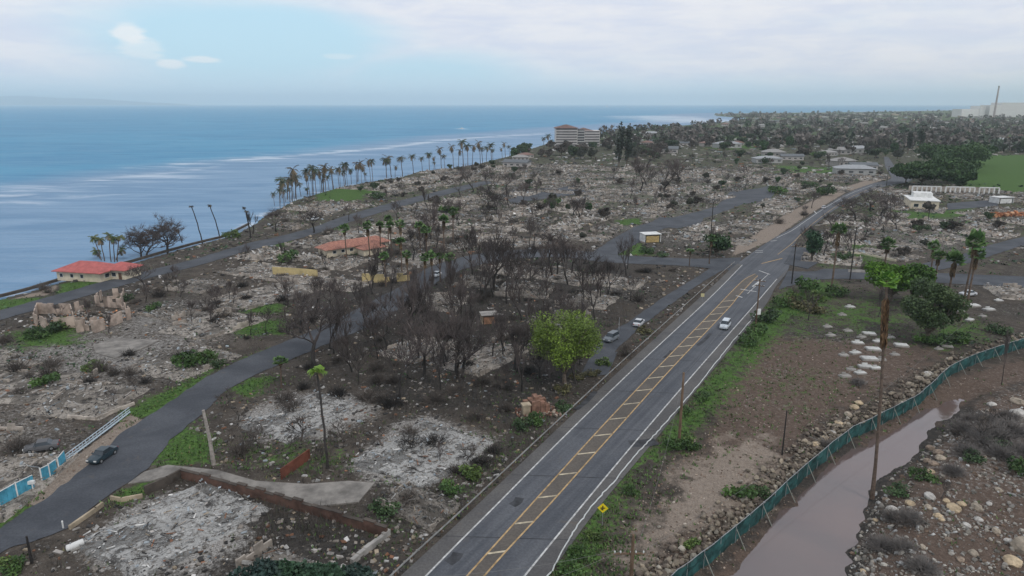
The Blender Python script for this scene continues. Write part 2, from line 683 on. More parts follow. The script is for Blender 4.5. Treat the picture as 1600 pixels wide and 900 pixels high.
def fnoise(P, scale, seed=0, oct=4):
    r, a = 0, 1.0
    for k in range(oct):
        r = r + vnoise(P, scale / 2 ** k, seed + k) * a
        a *= 0.5
    return r / 1.9


def dens(px, step=12):
    out = []
    for a, b in zip(px[:-1], px[1:]):
        for k in range(step):
            t = k / step
            out.append((a[0] * (1 - t) + b[0] * t, a[1] * (1 - t) + b[1] * t))
    out.append(px[-1])
    return out


# roads: (left edge, right edge) in photo pixels
HW_L = [(420, 1090), (626, 900), (745, 790), (866, 675), (975, 573), (1077, 480), (1118, 443), (1152, 412), (1203, 376), (1236, 357), (1256, 344), (1290, 322), (1324, 302), (1362, 287), (1392, 279), (1384, 262), (1381, 245)]
HW_R = [(690, 1110), (856, 900), (938, 790), (1034, 675), (1118, 573), (1194, 480), (1212, 448), (1232, 420), (1240, 384), (1255, 364), (1278, 347), (1312, 323), (1347, 304), (1387, 290), (1425, 281), (1400, 262), (1388, 245)]
SA_L = [(-230, 930), (-60, 860), (15, 815), (45, 795), (82, 770), (120, 740), (150, 715), (190, 677), (225, 655), (275, 622), (310, 597), (350, 575), (400, 552), (475, 522), (540, 492), (585, 468), (625, 448), (652, 428), (690, 411), (745, 397), (800, 391), (880, 389), (960, 398), (1050, 403), (1110, 404), (1160, 402)]
SA_R = [(-230, 1010), (-60, 920), (0, 865), (50, 847), (105, 825), (155, 785), (200, 755), (237, 725), (262, 692), (287, 670), (325, 638), (350, 612), (400, 585), (475, 553), (548, 522), (600, 500), (640, 470), (672, 448), (712, 425), (760, 411), (800, 404), (880, 402), (950, 410), (1040, 414), (1100, 418), (1150, 424)]
SB_L = [(925, 395), (960, 372), (1000, 352), (1060, 338), (1110, 325), (1160, 305), (1200, 290)]
SB_R = [(965, 398), (1000, 378), (1030, 360), (1085, 345), (1130, 331), (1180, 311), (1215, 294)]
SC_L = [(-60, 500), (0, 485), (100, 457), (150, 443), (225, 424), (300, 406), (350, 391), (400, 377), (425, 372), (487, 356), (537, 338), (600, 320), (680, 300), (760, 282)]
SC_R = [(-60, 520), (0, 500), (100, 472), (158, 456), (235, 434), (310, 415), (360, 400), (412, 386), (440, 380), (497, 364), (550, 346), (612, 327), (690, 306), (770, 286)]
FL_L = [(925, 560), (940, 530), (990, 498), (1040, 462), (1085, 435), (1112, 418)]
FL_R = [(950, 560), (985, 525), (1025, 492), (1070, 460), (1105, 436), (1140, 417)]
CR_L = [(1232, 424), (1270, 424), (1300, 420), (1400, 424), (1500, 428), (1600, 432), (1750, 436)]
CR_R = [(1216, 452), (1262, 440), (1300, 436), (1400, 438), (1500, 444), (1600, 449), (1750, 455)]
RR_L = [(1440, 412), (1490, 402), (1540, 385), (1600, 370), (1700, 350)]
RR_R = [(1460, 424), (1510, 412), (1560, 396), (1620, 378), (1720, 355)]
ROADS = [('highway', HW_L, HW_R), ('side_street', SA_L, SA_R), ('back_street', SB_L, SB_R), ('coast_road', SC_L, SC_R),
         ('frontage_lane', FL_L, FL_R), ('cross_street', CR_L, CR_R), ('lane', RR_L, RR_R)]


def smooth_line(P, n=6):
    """Catmull-Rom through ground points"""
    P = np.asarray(P)
    Q = np.vstack([2 * P[0] - P[1], P, 2 * P[-1] - P[-2]])
    out = []
    for i in range(1, len(Q) - 2):
        p0, p1, p2, p3 = Q[i - 1], Q[i], Q[i + 1], Q[i + 2]
        for k in range(n):
            t = k / n
            out.append(0.5 * (2 * p1 + (p2 - p0) * t + (2 * p0 - 5 * p1 + 4 * p2 - p3) * t * t + (3 * p1 - p0 - 3 * p2 + p3) * t ** 3))
    out.append(P[-1])
    return np.array(out)


ROADW = {}
for nme, L, Rr in ROADS:
    jn = 6 if nme == 'highway' else 16
    lw, rw = smooth_line(GS(L), jn), smooth_line(GS(Rr), jn)
    if nme != 'highway':
        for ln_ in (lw, rw):
            ln_[:, 0] += vnoise(ln_[:, :2], 1.7, 5) * .30
            ln_[:, 1] += vnoise(ln_[:, :2], 1.3, 8) * .30
    ROADW[nme] = (lw, rw)
ROADPOLY = {k: np.vstack([a[:, :2], b[::-1, :2]]) for k, (a, b) in ROADW.items()}


def road_d(P):
    d = np.full(len(P), -1e3)
    for k, poly in ROADPOLY.items():
        d = np.maximum(d, sdist(P, poly))
    return d


# ground zones (name of channel, polygon in pixels, soft width in metres, strength)
Z_GRASS = [
    ([(250, 715), (285, 668), (330, 690), (320, 720), (270, 725)], 2, 1), ([(175, 775), (240, 748), (225, 770), (185, 785)], 1, 1),
    ([(200, 640), (240, 620), (300, 595), (320, 585), (300, 612), (250, 640), (205, 665)], 1.5, 1), ([(-40, 830), (60, 765), (50, 790), (-20, 850)], 1.5, .9),
    ([(330, 575), (400, 552), (440, 540), (420, 545), (350, 570)], 1, .9), ([(345, 610), (395, 590), (430, 590), (390, 615)], 2, .9),
    ([(380, 700), (470, 690), (520, 700), (540, 720), (470, 740), (380, 730)], 3, .55), ([(270, 560), (335, 548), (330, 578), (280, 580)], 2, 1),
    ([(375, 505), (440, 500), (440, 520), (375, 522)], 2, 1), ([(380, 478), (440, 475), (440, 488), (385, 488)], 2, 1),
    ([(85, 442), (140, 440), (200, 420), (215, 428), (160, 447), (90, 460)], 2, 1), ([(-50, 465), (70, 462), (80, 472), (-50, 492)], 2, .9),
    ([(20, 520), (120, 505), (125, 535), (30, 545)], 3, .8), ([(495, 302), (530, 292), (600, 296), (560, 312), (500, 315)], 4, 1),
    ([(430, 375), (460, 378), (440, 386), (420, 383)], 2, .9),
    # verge on the right of the highway
    ([(860, 905), (900, 835), (940, 790), (1040, 680), (1120, 585), (1190, 500), (1235, 455), (1300, 440), (1290, 470), (1230, 500), (1170, 560), (1120, 620), (1085, 690), (1010, 720), (960, 800), (930, 905)], 3, .95),
    ([(1150, 585), (1200, 560), (1290, 575), (1320, 610), (1270, 640), (1180, 635)], 9, .42), ([(1200, 470), (1390, 450), (1480, 520), (1400, 530), (1300, 520), (1230, 545), (1180, 560)], 8, .50),
    ([(1440, 520), (1530, 500), (1530, 530), (1470, 545)], 4, .8), ([(1300, 380), (1370, 380), (1370, 410), (1300, 415)], 6, .8),
    ([(1450, 435), (1560, 432), (1560, 440), (1450, 442)], 3, .6), ([(1385, 330), (1520, 325), (1520, 338), (1400, 345)], 5, .8),
    ([(1505, 243), (1700, 243), (1700, 298), (1560, 300), (1500, 285)], 6, 1.6), ([(700, 745), (800, 700), (840, 640), (860, 650), (760, 760), (640, 850), (600, 830)], 5, .45),
    ([(960, 375), (1000, 380), (1020, 398), (960, 398)], 2, .9), ([(960, 345), (1000, 340), (1000, 350), (970, 352)], 2, .9),
    ([(1210, 258), (1330, 262), (1310, 275), (1210, 270)], 8, .8), ([(1100, 215), (1220, 210), (1220, 232), (1100, 235)], 20, .8)]
Z_TAN = [([(1095, 720), (1130, 690), (1190, 680), (1210, 730), (1180, 780), (1100, 820), (1030, 850), (1000, 905), (960, 905), (1030, 800), (1060, 740)], 5, 1),
         ([(1145, 400), (1205, 375), (1250, 343), (1322, 300), (1392, 277), (1380, 273), (1300, 299), (1230, 333), (1150, 386)], 1, 1.1),
         ([(36, 782), (70, 752), (104, 724), (170, 674), (203, 648), (224, 656), (190, 680), (150, 718), (120, 742), (82, 772), (60, 790)], .4, 1.2),
         ([(0, 470), (60, 455), (90, 440), (92, 452), (70, 462)], 1, .8), ([(1230, 545), (1330, 560), (1300, 600), (1220, 600)], 8, .3)]
Z_BROWN = [([(1000, 905), (1060, 740), (1120, 600), (1200, 520), (1330, 530), (1500, 545), (1430, 600), (1330, 650), (1240, 720), (1180, 800), (1080, 905)], 6, .85),
           ([(1090, 905), (1210, 800), (1300, 712), (1390, 650), (1450, 605), (1620, 550), (1620, 590), (1510, 620), (1400, 680), (1250, 800), (1180, 905)], 3, 1),
           ([(1300, 905), (1340, 850), (1370, 770), (1450, 690), (1520, 620), (1620, 590), (1800, 600), (1800, 1000), (1300, 1000)], 4, .8)]
Z_DARK = [([(640, 905), (640, 850), (740, 770), (860, 640), (960, 560), (900, 530), (760, 590), (600, 560), (560, 610), (620, 640), (760, 650), (800, 680), (740, 740), (650, 790), (560, 850), (560, 905)], 6, .85),
          ([(440, 430), (600, 430), (760, 380), (1000, 400), (1080, 440), (960, 540), (900, 600), (600, 620), (470, 560)], 20, .75),
          ([(250, 735), (600, 830), (600, 905), (320, 905), (300, 880), (390, 850), (390, 790), (280, 760)], 3, .8)]
Z_ASH = [([(130, 850), (200, 790), (280, 768), (385, 785), (388, 850), (310, 895), (150, 885)], 2, 1), ([(548, 725), (620, 662), (670, 650), (775, 685), (745, 722), (650, 757), (575, 748)], 2, 1.1),
         ([(370, 650), (440, 610), (600, 618), (590, 650), (500, 690), (400, 688)], 2, .9),
         ([(-60, 540), (250, 470), (480, 430), (470, 470), (400, 540), (260, 600), (190, 655), (0, 770), (-100, 800)], 10, .50),
         ([(860, 270), (1240, 250), (1220, 330), (1110, 390), (930, 385), (880, 340)], 30, .42), ([(1280, 345), (1500, 330), (1620, 330), (1620, 400), (1400, 415), (1290, 385)], 15, .38),
         ([(560, 300), (860, 260), (860, 330), (600, 380), (420, 430), (420, 380)], 20, .3), ([(860, 420), (1060, 425), (1000, 470), (900, 470)], 10, .6),
         ([(600, 520), (800, 520), (830, 560), (700, 580), (600, 560)], 6, .7), ([(1400, 640), (1700, 600), (1700, 900), (1350, 900)], 8, .30)]


def zone(P, zs):
    m = np.zeros(len(P))
    for px, soft, k in zs:
        d = sdist(P, GS(px)[:, :2])
        soft = max(soft, 1.2) * 2.2 if zs is Z_GRASS else soft * 1.5
        m = np.maximum(m, np.clip(0.5 + d / (2 * soft), 0, 1) * k)
    return m


CANAL_PX = [(1120, 925), (1150, 890), (1200, 825), (1262, 762), (1300, 728), (1350, 697), (1405, 668), (1430, 646), (1460, 638), (1500, 620), (1512, 624), (1485, 645), (1452, 672), (1436, 698), (1400, 732), (1362, 768), (1350, 795), (1340, 837), (1326, 875), (1318, 925)]
WZ = -1.6
CANAL = GS(dens(CANAL_PX + CANAL_PX[:1], 5)[:-1], WZ)[:, :2]
CANAL = CANAL + np.random.default_rng(2).normal(0, .38, CANAL.shape)
FENCE_PX = [(1040, 935), (1075, 898), (1160, 826), (1240, 752), (1290, 708), (1330, 678), (1375, 656), (1440, 620), (1480, 590), (1530, 566), (1600, 543), (1700, 512)]
FENCE = smooth_line(GS(FENCE_PX), 5)


def ground_z(P):
    P = np.asarray(P, float).reshape(-1, 2)
    r = np.linalg.norm(P, axis=1)
    dl = sdist_far(P)
    z = fnoise(P, 9.0, 3) * 0.10 + fnoise(P, 2.2, 9, 2) * 0.05 - 0.06
    rd = road_d(P)
    z = np.where(rd > -4, z * np.clip(-rd / 4, 0, 1) - 0.05 * np.clip(1 + rd / 4, 0, 1), z)
    z = z * np.clip(1.5 - r / 900, 0, 1) - 0.02
    # canal trench and banks
    cd = sdist(P, CANAL)
    near = cd > -30
    trench = np.where(cd > 0, -1.6 - 0.8 * np.clip(cd / 1.5, 0, 1), -1.6 * np.clip(1 + cd / 5.5, 0, 1))
    z = np.where(near, z * np.clip(-cd / 3, 0.1, 1) + trench, z)
    # rough right bank rises a little
    rb = sdist(P, RBANK)
    z = z + np.clip(rb / 14, 0, 1) * (0.7 + 0.7 * fnoise(P, 12, 21))
    # shore slope
    z = np.where(dl < 8, z - (8 - np.clip(dl, -14, 8)) * np.where(dl < 3, 0.28, 0.10) + np.where(dl < 3, 0.5 - 0.0, 0) * 0, z)
    return z


RBANK = GS([(1330, 925), (1345, 850), (1372, 768), (1450, 700), (1530, 640), (1620, 600), (1900, 560), (1900, 1050), (1330, 1050)])[:, :2]


def sdist_far(P):
    e = seg_dist(P, coast)
    return np.where(pip(P, LAND), e, -e)


# ------------------------------------------------------------------ ground sheet
def polar(rmin, rmax, nr, a0, a1, na):
    r = rmin * (rmax / rmin) ** (np.arange(nr) / (nr - 1))
    a = np.radians(np.linspace(a0, a1, na))
    rr, aa = np.meshgrid(r, a, indexing='ij')
    P = np.stack([rr * np.sin(aa), rr * np.cos(aa)], -1).reshape(-1, 2)
    i = (np.arange(nr - 1)[:, None] * na + np.arange(na - 1)[None, :])
    f = np.stack([i, i + na, i + na + 1, i + 1], -1).reshape(-1, 4)[:, ::-1]
    return P, f


def shader_ground():
    m = bpy.data.materials.new('burned_ground')
    m.use_nodes = True
    t = NT(m.node_tree)
    b = t.n['Principled BSDF']
    co = t.new('ShaderNodeTexCoord').outputs['Object']
    A = t.new('ShaderNodeSeparateColor')
    t.l.new(t.attr('zone_a'), A.inputs[0])
    B = t.new('ShaderNodeSeparateColor')
    t.l.new(t.attr('zone_b'), B.inputs[0])
    nL = t.noise(co, 0.05, 5, 0.6, 0.5)
    nM = t.noise(co, 0.30, 6, 0.65, 0.6)
    nS = t.noise(co, 1.4, 6, 0.7, 0.4)
    nX = t.noise(co, 5.0, 4, 0.7, 0.0)
    c = t.mix(t.ramp(nM, 0.35, 0.65), (0.058, 0.049, 0.041), (0.100, 0.084, 0.070))
    c = t.mix(t.ramp(nL, 0.42, 0.65, 0, .6), c, (0.040, 0.036, 0.032))

    def lay(c, mask, na, amp, colA, colB, nb, w=0.14):
        v = t.math('ADD', mask, t.math('MULTIPLY', t.math('SUBTRACT', na, 0.5), amp))
        f = t.ramp(v, 0.5 - w, 0.5 + w)
        cc = t.mix(t.ramp(nb, 0.36, 0.64), colA, colB)
        return t.mix(f, c, cc)
    c = lay(c, B.outputs[0], nM, 1.2, (0.038, 0.035, 0.033), (0.062, 0.055, 0.048), nS)       # charred soil
    c = lay(c, B.outputs[1], nM, 0.9, (0.098, 0.071, 0.056), (0.130, 0.096, 0.077), nS)       # brown earth
    c = lay(c, A.outputs[2], nM, 1.0, (0.215, 0.175, 0.142), (0.265, 0.22, 0.182), nS)           # tan dirt
    c = lay(c, t.math('ADD', A.outputs[1], t.math('MULTIPLY', t.math('SUBTRACT', nL, 0.5), 0.7)), nS, 1.7, (0.19, 0.178, 0.165), (0.34, 0.325, 0.305), nX, 0.25)     # ash and debris
    c = lay(c, A.outputs[0], t.math('ADD', t.math('MULTIPLY', nM, 0.5), t.math('MULTIPLY', nS, 0.5)), 2.4, (0.040, 0.080, 0.020), (0.085, 0.155, 0.038), nS)       # weeds
    k = t.new('ShaderNodeVectorMath', operation='SCALE')
    t.l.new(c, k.inputs[0])
    t.put(k.inputs['Scale'], t.ramp(nX, 0.3, 0.7, 0.75, 1.25))
    t.l.new(k.outputs[0], b.inputs['Base Color'])
    b.inputs['Roughness'].default_value = 0.95
    b.inputs['Specular IOR Level'].default_value = 0.1
    bn = t.new('ShaderNodeBump')
    bn.inputs['Distance'].default_value = 0.25
    bn.inputs['Strength'].default_value = 0.8
    t.l.new(t.math('ADD', nS, t.math('MULTIPLY', nX, 0.4)), bn.inputs['Height'])
    t.l.new(bn.outputs[0], b.inputs['Normal'])
    return m


P, F = polar(38, 24000, 700, -62, 62, 520)
zz = ground_z(P)
za = np.stack([zone(P, Z_GRASS) * 1.15, zone(P, Z_ASH), zone(P, Z_TAN), np.ones(len(P))], -1)
_wet = np.clip(1.2 - np.abs(sdist(P, CANAL)) / 2.6, 0, 1)
zb = np.stack([np.maximum(zone(P, Z_DARK), _wet), zone(P, Z_BROWN), np.zeros(len(P)), np.ones(len(P))], -1)
far = np.clip((np.linalg.norm(P, axis=1) - 550) / 500, 0, 1)
za[:, 0] = np.maximum(za[:, 0], 0.50 * far)
za[:, 1] = np.maximum(za[:, 1], 0.20) * (1 - .6 * zb[:, 0])
zb[:, 0] = np.maximum(zb[:, 0], 0.30 * np.clip((np.linalg.norm(P, axis=1) - 150) / 150, 0, 1) * (zb[:, 1] < .3))
za[:, 0] = np.maximum(za[:, 0], 0.37 * np.clip((np.linalg.norm(P, axis=1) - 110) / 250, 0, 1) * (zb[:, 1] < .3))
tv = zone(P, Z_TAN[:-1])
za[:, 1] *= 1 - np.clip(tv, 0, 1)
za[:, 0] *= 1 - np.clip(tv, 0, 1)
land = np.where(zz > -6, 1, 1)
mb = MB()
keep = zz[F].max(1) > -5.0
mb.add(np.column_stack([P, zz]), F[keep])
g = mb.build('ground', shader_ground(), smooth=True, attrs={'zone_a': za, 'zone_b': zb})
tag(g, kind='structure')
GP = dict()


def gz(x, y):
    return float(ground_z(np.array([[x, y]]))[0])


# ------------------------------------------------------------------ sea
def shader_sea():
    m = bpy.data.materials.new('sea_water')
    m.use_nodes = True
    t = NT(m.node_tree)
    b = t.n['Principled BSDF']
    co = t.new('ShaderNodeTexCoord').outputs['Object']
    A = t.new('ShaderNodeSeparateColor')
    t.l.new(t.attr('zone_a'), A.inputs[0])
    st = t.vmath('MULTIPLY', co, (0.55, 1.0, 1.0))
    big = t.noise(st, 0.006, 5, 0.6, 0.8)
    mid = t.noise(t.vmath('MULTIPLY', co, (0.25, 1.0, 1.0)), 0.045, 7, 0.68, 0.8)
    c = t.mix(t.ramp(big, 0.35, 0.65), (0.040, 0.215, 0.385), (0.060, 0.275, 0.44))
    c = t.mix(t.ramp(mid, 0.40, 0.66, 0, .55), c, (0.13, 0.30, 0.44))
    c = t.mix(t.ramp(mid, 0.42, 0.34, 0, .5), c, (0.03, 0.14, 0.28))
    inner = t.mix(t.ramp(mid, 0.35, 0.65), (0.13, 0.245, 0.385), (0.205, 0.325, 0.465))
    c = t.mix(t.ramp(t.math('ADD', A.outputs[0], t.math('MULTIPLY', t.math('SUBTRACT', big, 0.5), 0.5)), 0.3, 0.7), c, inner)
    fo = t.math('ADD', A.outputs[1], t.math('MULTIPLY', t.math('SUBTRACT', mid, 0.5), 2.6))
    fo = t.ramp(fo, 0.40, 1.0, 0.0, 0.68)
    c = t.mix(fo, c, (0.62, 0.68, 0.74))
    t.l.new(c, b.inputs['Base Color'])
    b.inputs['Roughness'].default_value = 0.42
    b.inputs['Specular IOR Level'].default_value = 0.14
    b.inputs['IOR'].default_value = 1.2
    bn = t.new('ShaderNodeBump')
    bn.inputs['Distance'].default_value = 1.6
    bn.inputs['Strength'].default_value = 0.9
    wv = t.vmath('MULTIPLY', co, (0.35, 1.0, 1.0))
    h = t.math('ADD', t.noise(wv, 0.07, 6, 0.62, 0.4), t.math('MULTIPLY', t.noise(wv, 0.45, 4, 0.6), 0.25))
    t.l.new(h, bn.inputs['Height'])
    t.l.new(bn.outputs[0], b.inputs['Normal'])
    return m


SEA = -1.3
P, F = polar(100, 30000, 260, -75, 62, 420)
reef = GS([(-500, 330), (0, 300), (60, 301), (200, 290), (262, 256), (330, 250), (420, 243), (500, 238), (560, 233), (640, 226), (720, 217), (800, 211), (860, 207), (930, 203)])[:, :2]
f2 = GS([(-300, 318), (0, 303), (55, 303)])[:, :2]
f3 = GS([(355, 249), (430, 244), (520, 237), (600, 230), (680, 219), (760, 213), (850, 208)])[:, :2]
f4 = GS([(120, 282), (180, 276), (260, 268), (330, 258)])[:, :2]
f5 = GS([(1012, 181.5), (1060, 186), (1110, 190)])[:, :2]
f6 = GS([(255, 256), (310, 252)])[:, :2]
f7 = GS([(717, 200), (726, 200.6)])[:, :2]
dr = seg_dist(P, reef)
d3 = seg_dist(P, f3)
rr = np.linalg.norm(P, axis=1)
foam = np.zeros(len(P))
for ln, wd, k in ((f2, 7, .9), (f3, 9, .92), (f3 + [0, 22], 9, .7), (f4, 14, .66), (f5, 90, .9), (f6, 6, .95), (f7, 10, 1.0)):
    d = seg_dist(P, ln)
    foam = np.maximum(foam, k * np.exp(-(d / (wd * (1 + rr / 1500))) ** 2))
dc = seg_dist(P, coast)
foam = np.maximum(foam, 0.62 * np.exp(-(dc / 4) ** 2))
foam = np.maximum(foam, 0.48 * np.exp(-(dr / 60) ** 2))
# inside the reef is the strip nearer the shore
inner = np.clip((d3 * 0 + (dr * 0)) + 0.5 + (170 - dc) / 220, 0, 1)
inner = np.clip(0.5 + (230 - dc) / 260, 0, 1)
za = np.stack([inner, foam, np.zeros(len(P)), np.ones(len(P))], -1)
lnd = sdist_far(P)
mb = MB().add(np.column_stack([P, np.full(len(P), SEA)]), F[lnd[F].min(1) < 15 + rr[F].max(1) * 0.01])
sea = mb.build('sea', shader_sea(), smooth=True, attrs={'zone_a': za})
tag(sea, kind='structure')

# canal water
m = bpy.data.materials.new('muddy_canal_water')
m.use_nodes = True
t = NT(m.node_tree)
b = t.n['Principled BSDF']
co = t.new('ShaderNodeTexCoord').outputs['Object']
c = t.mix(t.ramp(t.noise(co, 0.07, 4, 0.5, 0.6), 0.35, 0.65), (0.140, 0.096, 0.088), (0.115, 0.086, 0.082))
t.l.new(c, b.inputs['Base Color'])
b.inputs['Roughness'].default_value = 0.06
b.inputs['Specular IOR Level'].default_value = 0.6
b.inputs['IOR'].default_value = 1.85
bn = t.new('ShaderNodeBump')
bn.inputs['Distance'].default_value = 0.02
bn.inputs['Strength'].default_value = 0.5
t.l.new(t.noise(co, 0.8, 3, 0.5), bn.inputs['Height'])
t.l.new(bn.outputs[0], b.inputs['Normal'])
lo, hi = CANAL.min(0) - 2, CANAL.max(0) + 2
gx, gy = np.arange(lo[0], hi[0], .5), np.arange(lo[1], hi[1], .5)
Pg = np.stack(np.meshgrid(gx, gy, indexing='ij'), -1).reshape(-1, 2)
ii = (np.arange(len(gx) - 1)[:, None] * len(gy) + np.arange(len(gy) - 1)[None, :])
Fg = np.stack([ii, ii + len(gy), ii + len(gy) + 1, ii + 1], -1).reshape(-1, 4)
sd_ = sdist(Pg, CANAL)
mb = MB().add(np.column_stack([Pg, np.full(len(Pg), WZ)]), Fg[sd_[Fg].max(1) > -1.0])
tag(mb.build('canal_water', m), kind='structure')

# ------------------------------------------------------------------ roads and markings
RZ = 0.02


def ribbon_edges(A, B, z, mb=None, col=(0.5,) * 3, sub=6):
    """sheet between two ground lines, cut across so that it stays planar"""
    mb = mb or MB()
    n = min(len(A), len(B))
    A, B = A[:n], B[:n]
    tt = np.linspace(0, 1, sub + 1)
    v = A[:, None, :2] * (1 - tt)[None, :, None] + B[:, None, :2] * tt[None, :, None]
    v = np.concatenate([v, np.full((n, sub + 1, 1), z)], -1)
    i = np.arange(n - 1)[:, None] * (sub + 1) + np.arange(sub)[None, :]
    f = np.stack([i, i + 1, i + sub + 2, i + sub + 1], -1).reshape(-1, 4)
    mb.add(v.reshape(-1, 3), f, col)
    return mb


def ribbon(line, width, z, mb=None, col=(0.5,) * 3):
    line = np.asarray(line)[:, :2]
    tn = np.gradient(line, axis=0)
    tn /= np.linalg.norm(tn, axis=1)[:, None] + 1e-9
    nn = np.stack([-tn[:, 1], tn[:, 0]], -1) * width / 2
    return ribbon_edges(line - nn, line + nn, z, mb, col, 1)


zoff = 0.0
for nme, L, Rr in ROADS:
    a, bb = ROADW[nme]
    z = RZ + zoff
    zoff += 0.004
    mt = M_asphalt if nme == 'highway' else M_street
    tag(ribbon_edges(a, bb, z).build(nme, mt), kind='structure')

HZ = RZ + 0.034


def pxline(px, n=8):
    return smooth_line(GS(px), n)


LWHITE = [(420, 1160), (666, 900), (780, 785), (889, 675), (994, 573), (1094, 480), (1132, 443), (1160, 414)]
YL = [(560, 1090), (730, 900), (836, 782), (933, 675), (1029, 573), (1118, 482), (1141, 458), (1163, 437), (1180, 428)]
YR = [(610, 1085), (757, 900), (862, 785), (960, 675), (1052, 573), (1138, 482), (1152, 465), (1170, 445), (1184, 431)]
RWHITE = [(660, 1100), (820, 900), (914, 785), (1006, 675), (1094, 573), (1176, 480), (1200, 452), (1214, 436)]
mb = ribbon(pxline(LWHITE), 0.22, HZ)
ribbon(pxline(RWHITE), 0.22, HZ, mb)
ribbon(pxline([(1168, 459), (1186, 442), (1200, 429)]), 0.2, HZ, mb)
for (a, bb) in (((1157, 452), (1182, 456)), ((1150, 462), (1160, 465)), ((1186, 423), (1203, 429)), ((1180, 392), (1192, 392)), ((1180, 394.5), (1192, 394.5)), ((1176, 448), (1186, 440)), ((1204, 377), (1214, 376)), ((1272, 330), (1276, 334))):
    ribbon(GS([a, bb]), 0.5, HZ + 0.001, mb)
ribbon(pxline([(1213, 372), (1238, 360), (1258, 346), (1290, 324.5), (1325, 304.5), (1364, 289)]), 0.25, HZ, mb)
tag(mb.build('white_road_markings', M_wline), kind='structure')
mb = ribbon(pxline(YL), 0.22, HZ)
ribbon(pxline(YR), 0.22, HZ, mb)
ribbon(pxline([(1215, 398), (1238, 380), (1252, 366), (1272, 348), (1304, 324), (1338, 304), (1378, 289)]), 0.22, HZ, mb)
ribbon(GS([(1190, 412), (1222, 404)]), 0.5, HZ + .002, mb)
tag(mb.build('yellow_road_markings', M_yline), kind='structure')
# hatched median between the yellow lines
a, bb = pxline(YL), pxline(YR)
n = min(len(a), len(bb))
tag(ribbon_edges(a[:n], bb[:n], HZ - 0.008, sub=1).build('hatched_median', M_median), kind='structure')
mb = MB()


def interp_px(px, y):
    ys = [p[1] for p in px][::-1]
    xs = [p[0] for p in px][::-1]
    return float(np.interp(y, ys, xs))


def y_of_Y(Y):
    # pixel row of ground depth Y
    lo_, hi_ = 163.0, 1400.0
    for _ in range(40):
        mid_ = (lo_ + hi_) / 2
        if G(800, mid_)[1] > Y:
            lo_ = mid_
        else:
            hi_ = mid_
    return mid_


Y0 = G(0, 817)[1]
k = -2
while True:
    Y = Y0 + k * 5.85
    y = y_of_Y(Y)
    if y < 470:
        break
    xl, xr = interp_px(YL, y + 1.5), interp_px(YR, y - 1.5)
    pa, pb = G(xl + 1, y + 1.8 * (y / 800)), G(xr - 1, y - 1.8 * (y / 800))
    ribbon(np.array([pa, pb]), 0.30, HZ - 0.004, mb)
    k += 1
tag(mb.build('median_crossbars', M_cream_line), kind='structure')
# paler shoulders outside the white lines
a, bb = pxline(HW_L[:8], 6), pxline(LWHITE, 6)
n = min(len(a), len(bb))
tag(ribbon_edges(a[:n], bb[:n], HZ - 0.016, sub=2).build('road_shoulder', M_should), kind='structure')
a, bb = pxline(RWHITE, 6), pxline(HW_R[:8], 6)
n = min(len(a), len(bb))
tag(ribbon_edges(a[:n], bb[:n], HZ - 0.016, sub=2).build('road_shoulder', M_should), kind='structure')

# tar patches and dark stains with a shape of their own
mb = MB()
for (a_, b_, w_) in (((984, 694), (1026, 690), 2.2), ((800, 790), (812, 778), 1.2), ((900, 640), (930, 612), 1.0), ((1040, 560), (1052, 548), 1.4), ((700, 880), (716, 864), 1.3), ((1090, 540), (1110, 521), .8)):
    ribbon(smooth_line(np.array([G(*a_), (G(*a_) + G(*b_)) / 2 + [.2, -.1, 0], G(*b_)]), 4), w_, HZ - .012, mb)
for yy in (838, 742, 668, 610, 560, 520):
    ribbon(GS([(interp_px(HW_L, yy) + 3, yy), (interp_px(HW_R, yy) - 3, yy + 6)]), .12, HZ - .011, mb)
tag(mb.build('road_patches', material('tar_patch', (.045, .047, .052), var=.4, scale=.8)), kind='structure')

# driveway slabs
SLABS = []


def slab(px, name, label, mat, h=0.10, cat='slab'):
    p = GS(px)
    SLABS.append(p[:, :2])
    n = len(p)
    v = np.vstack([p * [1, 1, 0] + [0, 0, h + 0.04], p * [1, 1, 0] + [0, 0, -0.25]])
    mb = MB().add(v[:n], [list(range(n))[::-1]])
    mb.add(v, [[i, (i + 1) % n, n + (i + 1) % n, n + i] for i in range(n)])
    c_ = p.mean(0)
    o = mb.build(name, mat)
    return tag(o, label, cat)


slab([(225, 738), (262, 727), (340, 735), (400, 752), (480, 757), (545, 752), (585, 755), (560, 785), (490, 792), (430, 775), (350, 750), (285, 738), (235, 752), (200, 756)], 'driveway', 'wide bare grey concrete driveway leading from the side street', M_slab, 0.05, 'driveway')
slab([(145, 540), (180, 528), (250, 532), (215, 548), (180, 560), (150, 552)], 'driveway', 'pale bare concrete apron behind the ash lots on the left', M_slab, 0.05, 'driveway')
slab([(905, 590), (925, 552), (965, 550), (950, 585)], 'parking_pad', 'grey paved pad beside the frontage lane near the bright green tree', M_street, 0.02, 'pavement')
slab([(1225, 412), (1240, 386), (1272, 388), (1282, 408), (1262, 420)], 'parking_pad', 'grey paved apron on the right corner of the highway junction', M_street, 0.03, 'pavement')
slab([(780, 300), (900, 290), (925, 300), (800, 318)], 'parking_pad', 'blue grey paved lot deep in the burned blocks', M_street, 0.03, 'pavement')
slab([(1010, 352), (1030, 340), (1100, 340), (1095, 350), (1060, 357)], 'parking_pad', 'blue grey paved lot behind the small white and yellow hut', M_street, 0.03, 'pavement')
slab([(1120, 322), (1140, 300), (1220, 290), (1200, 315)], 'parking_pad', 'long grey paved lot beyond the ruins left of the highway', M_street, 0.03, 'pavement')
slab([(1480, 318), (1555, 312), (1560, 322), (1480, 328)], 'parking_pad', 'grey paved parking lot in front of the burned arcade', M_street, 0.03, 'pavement')

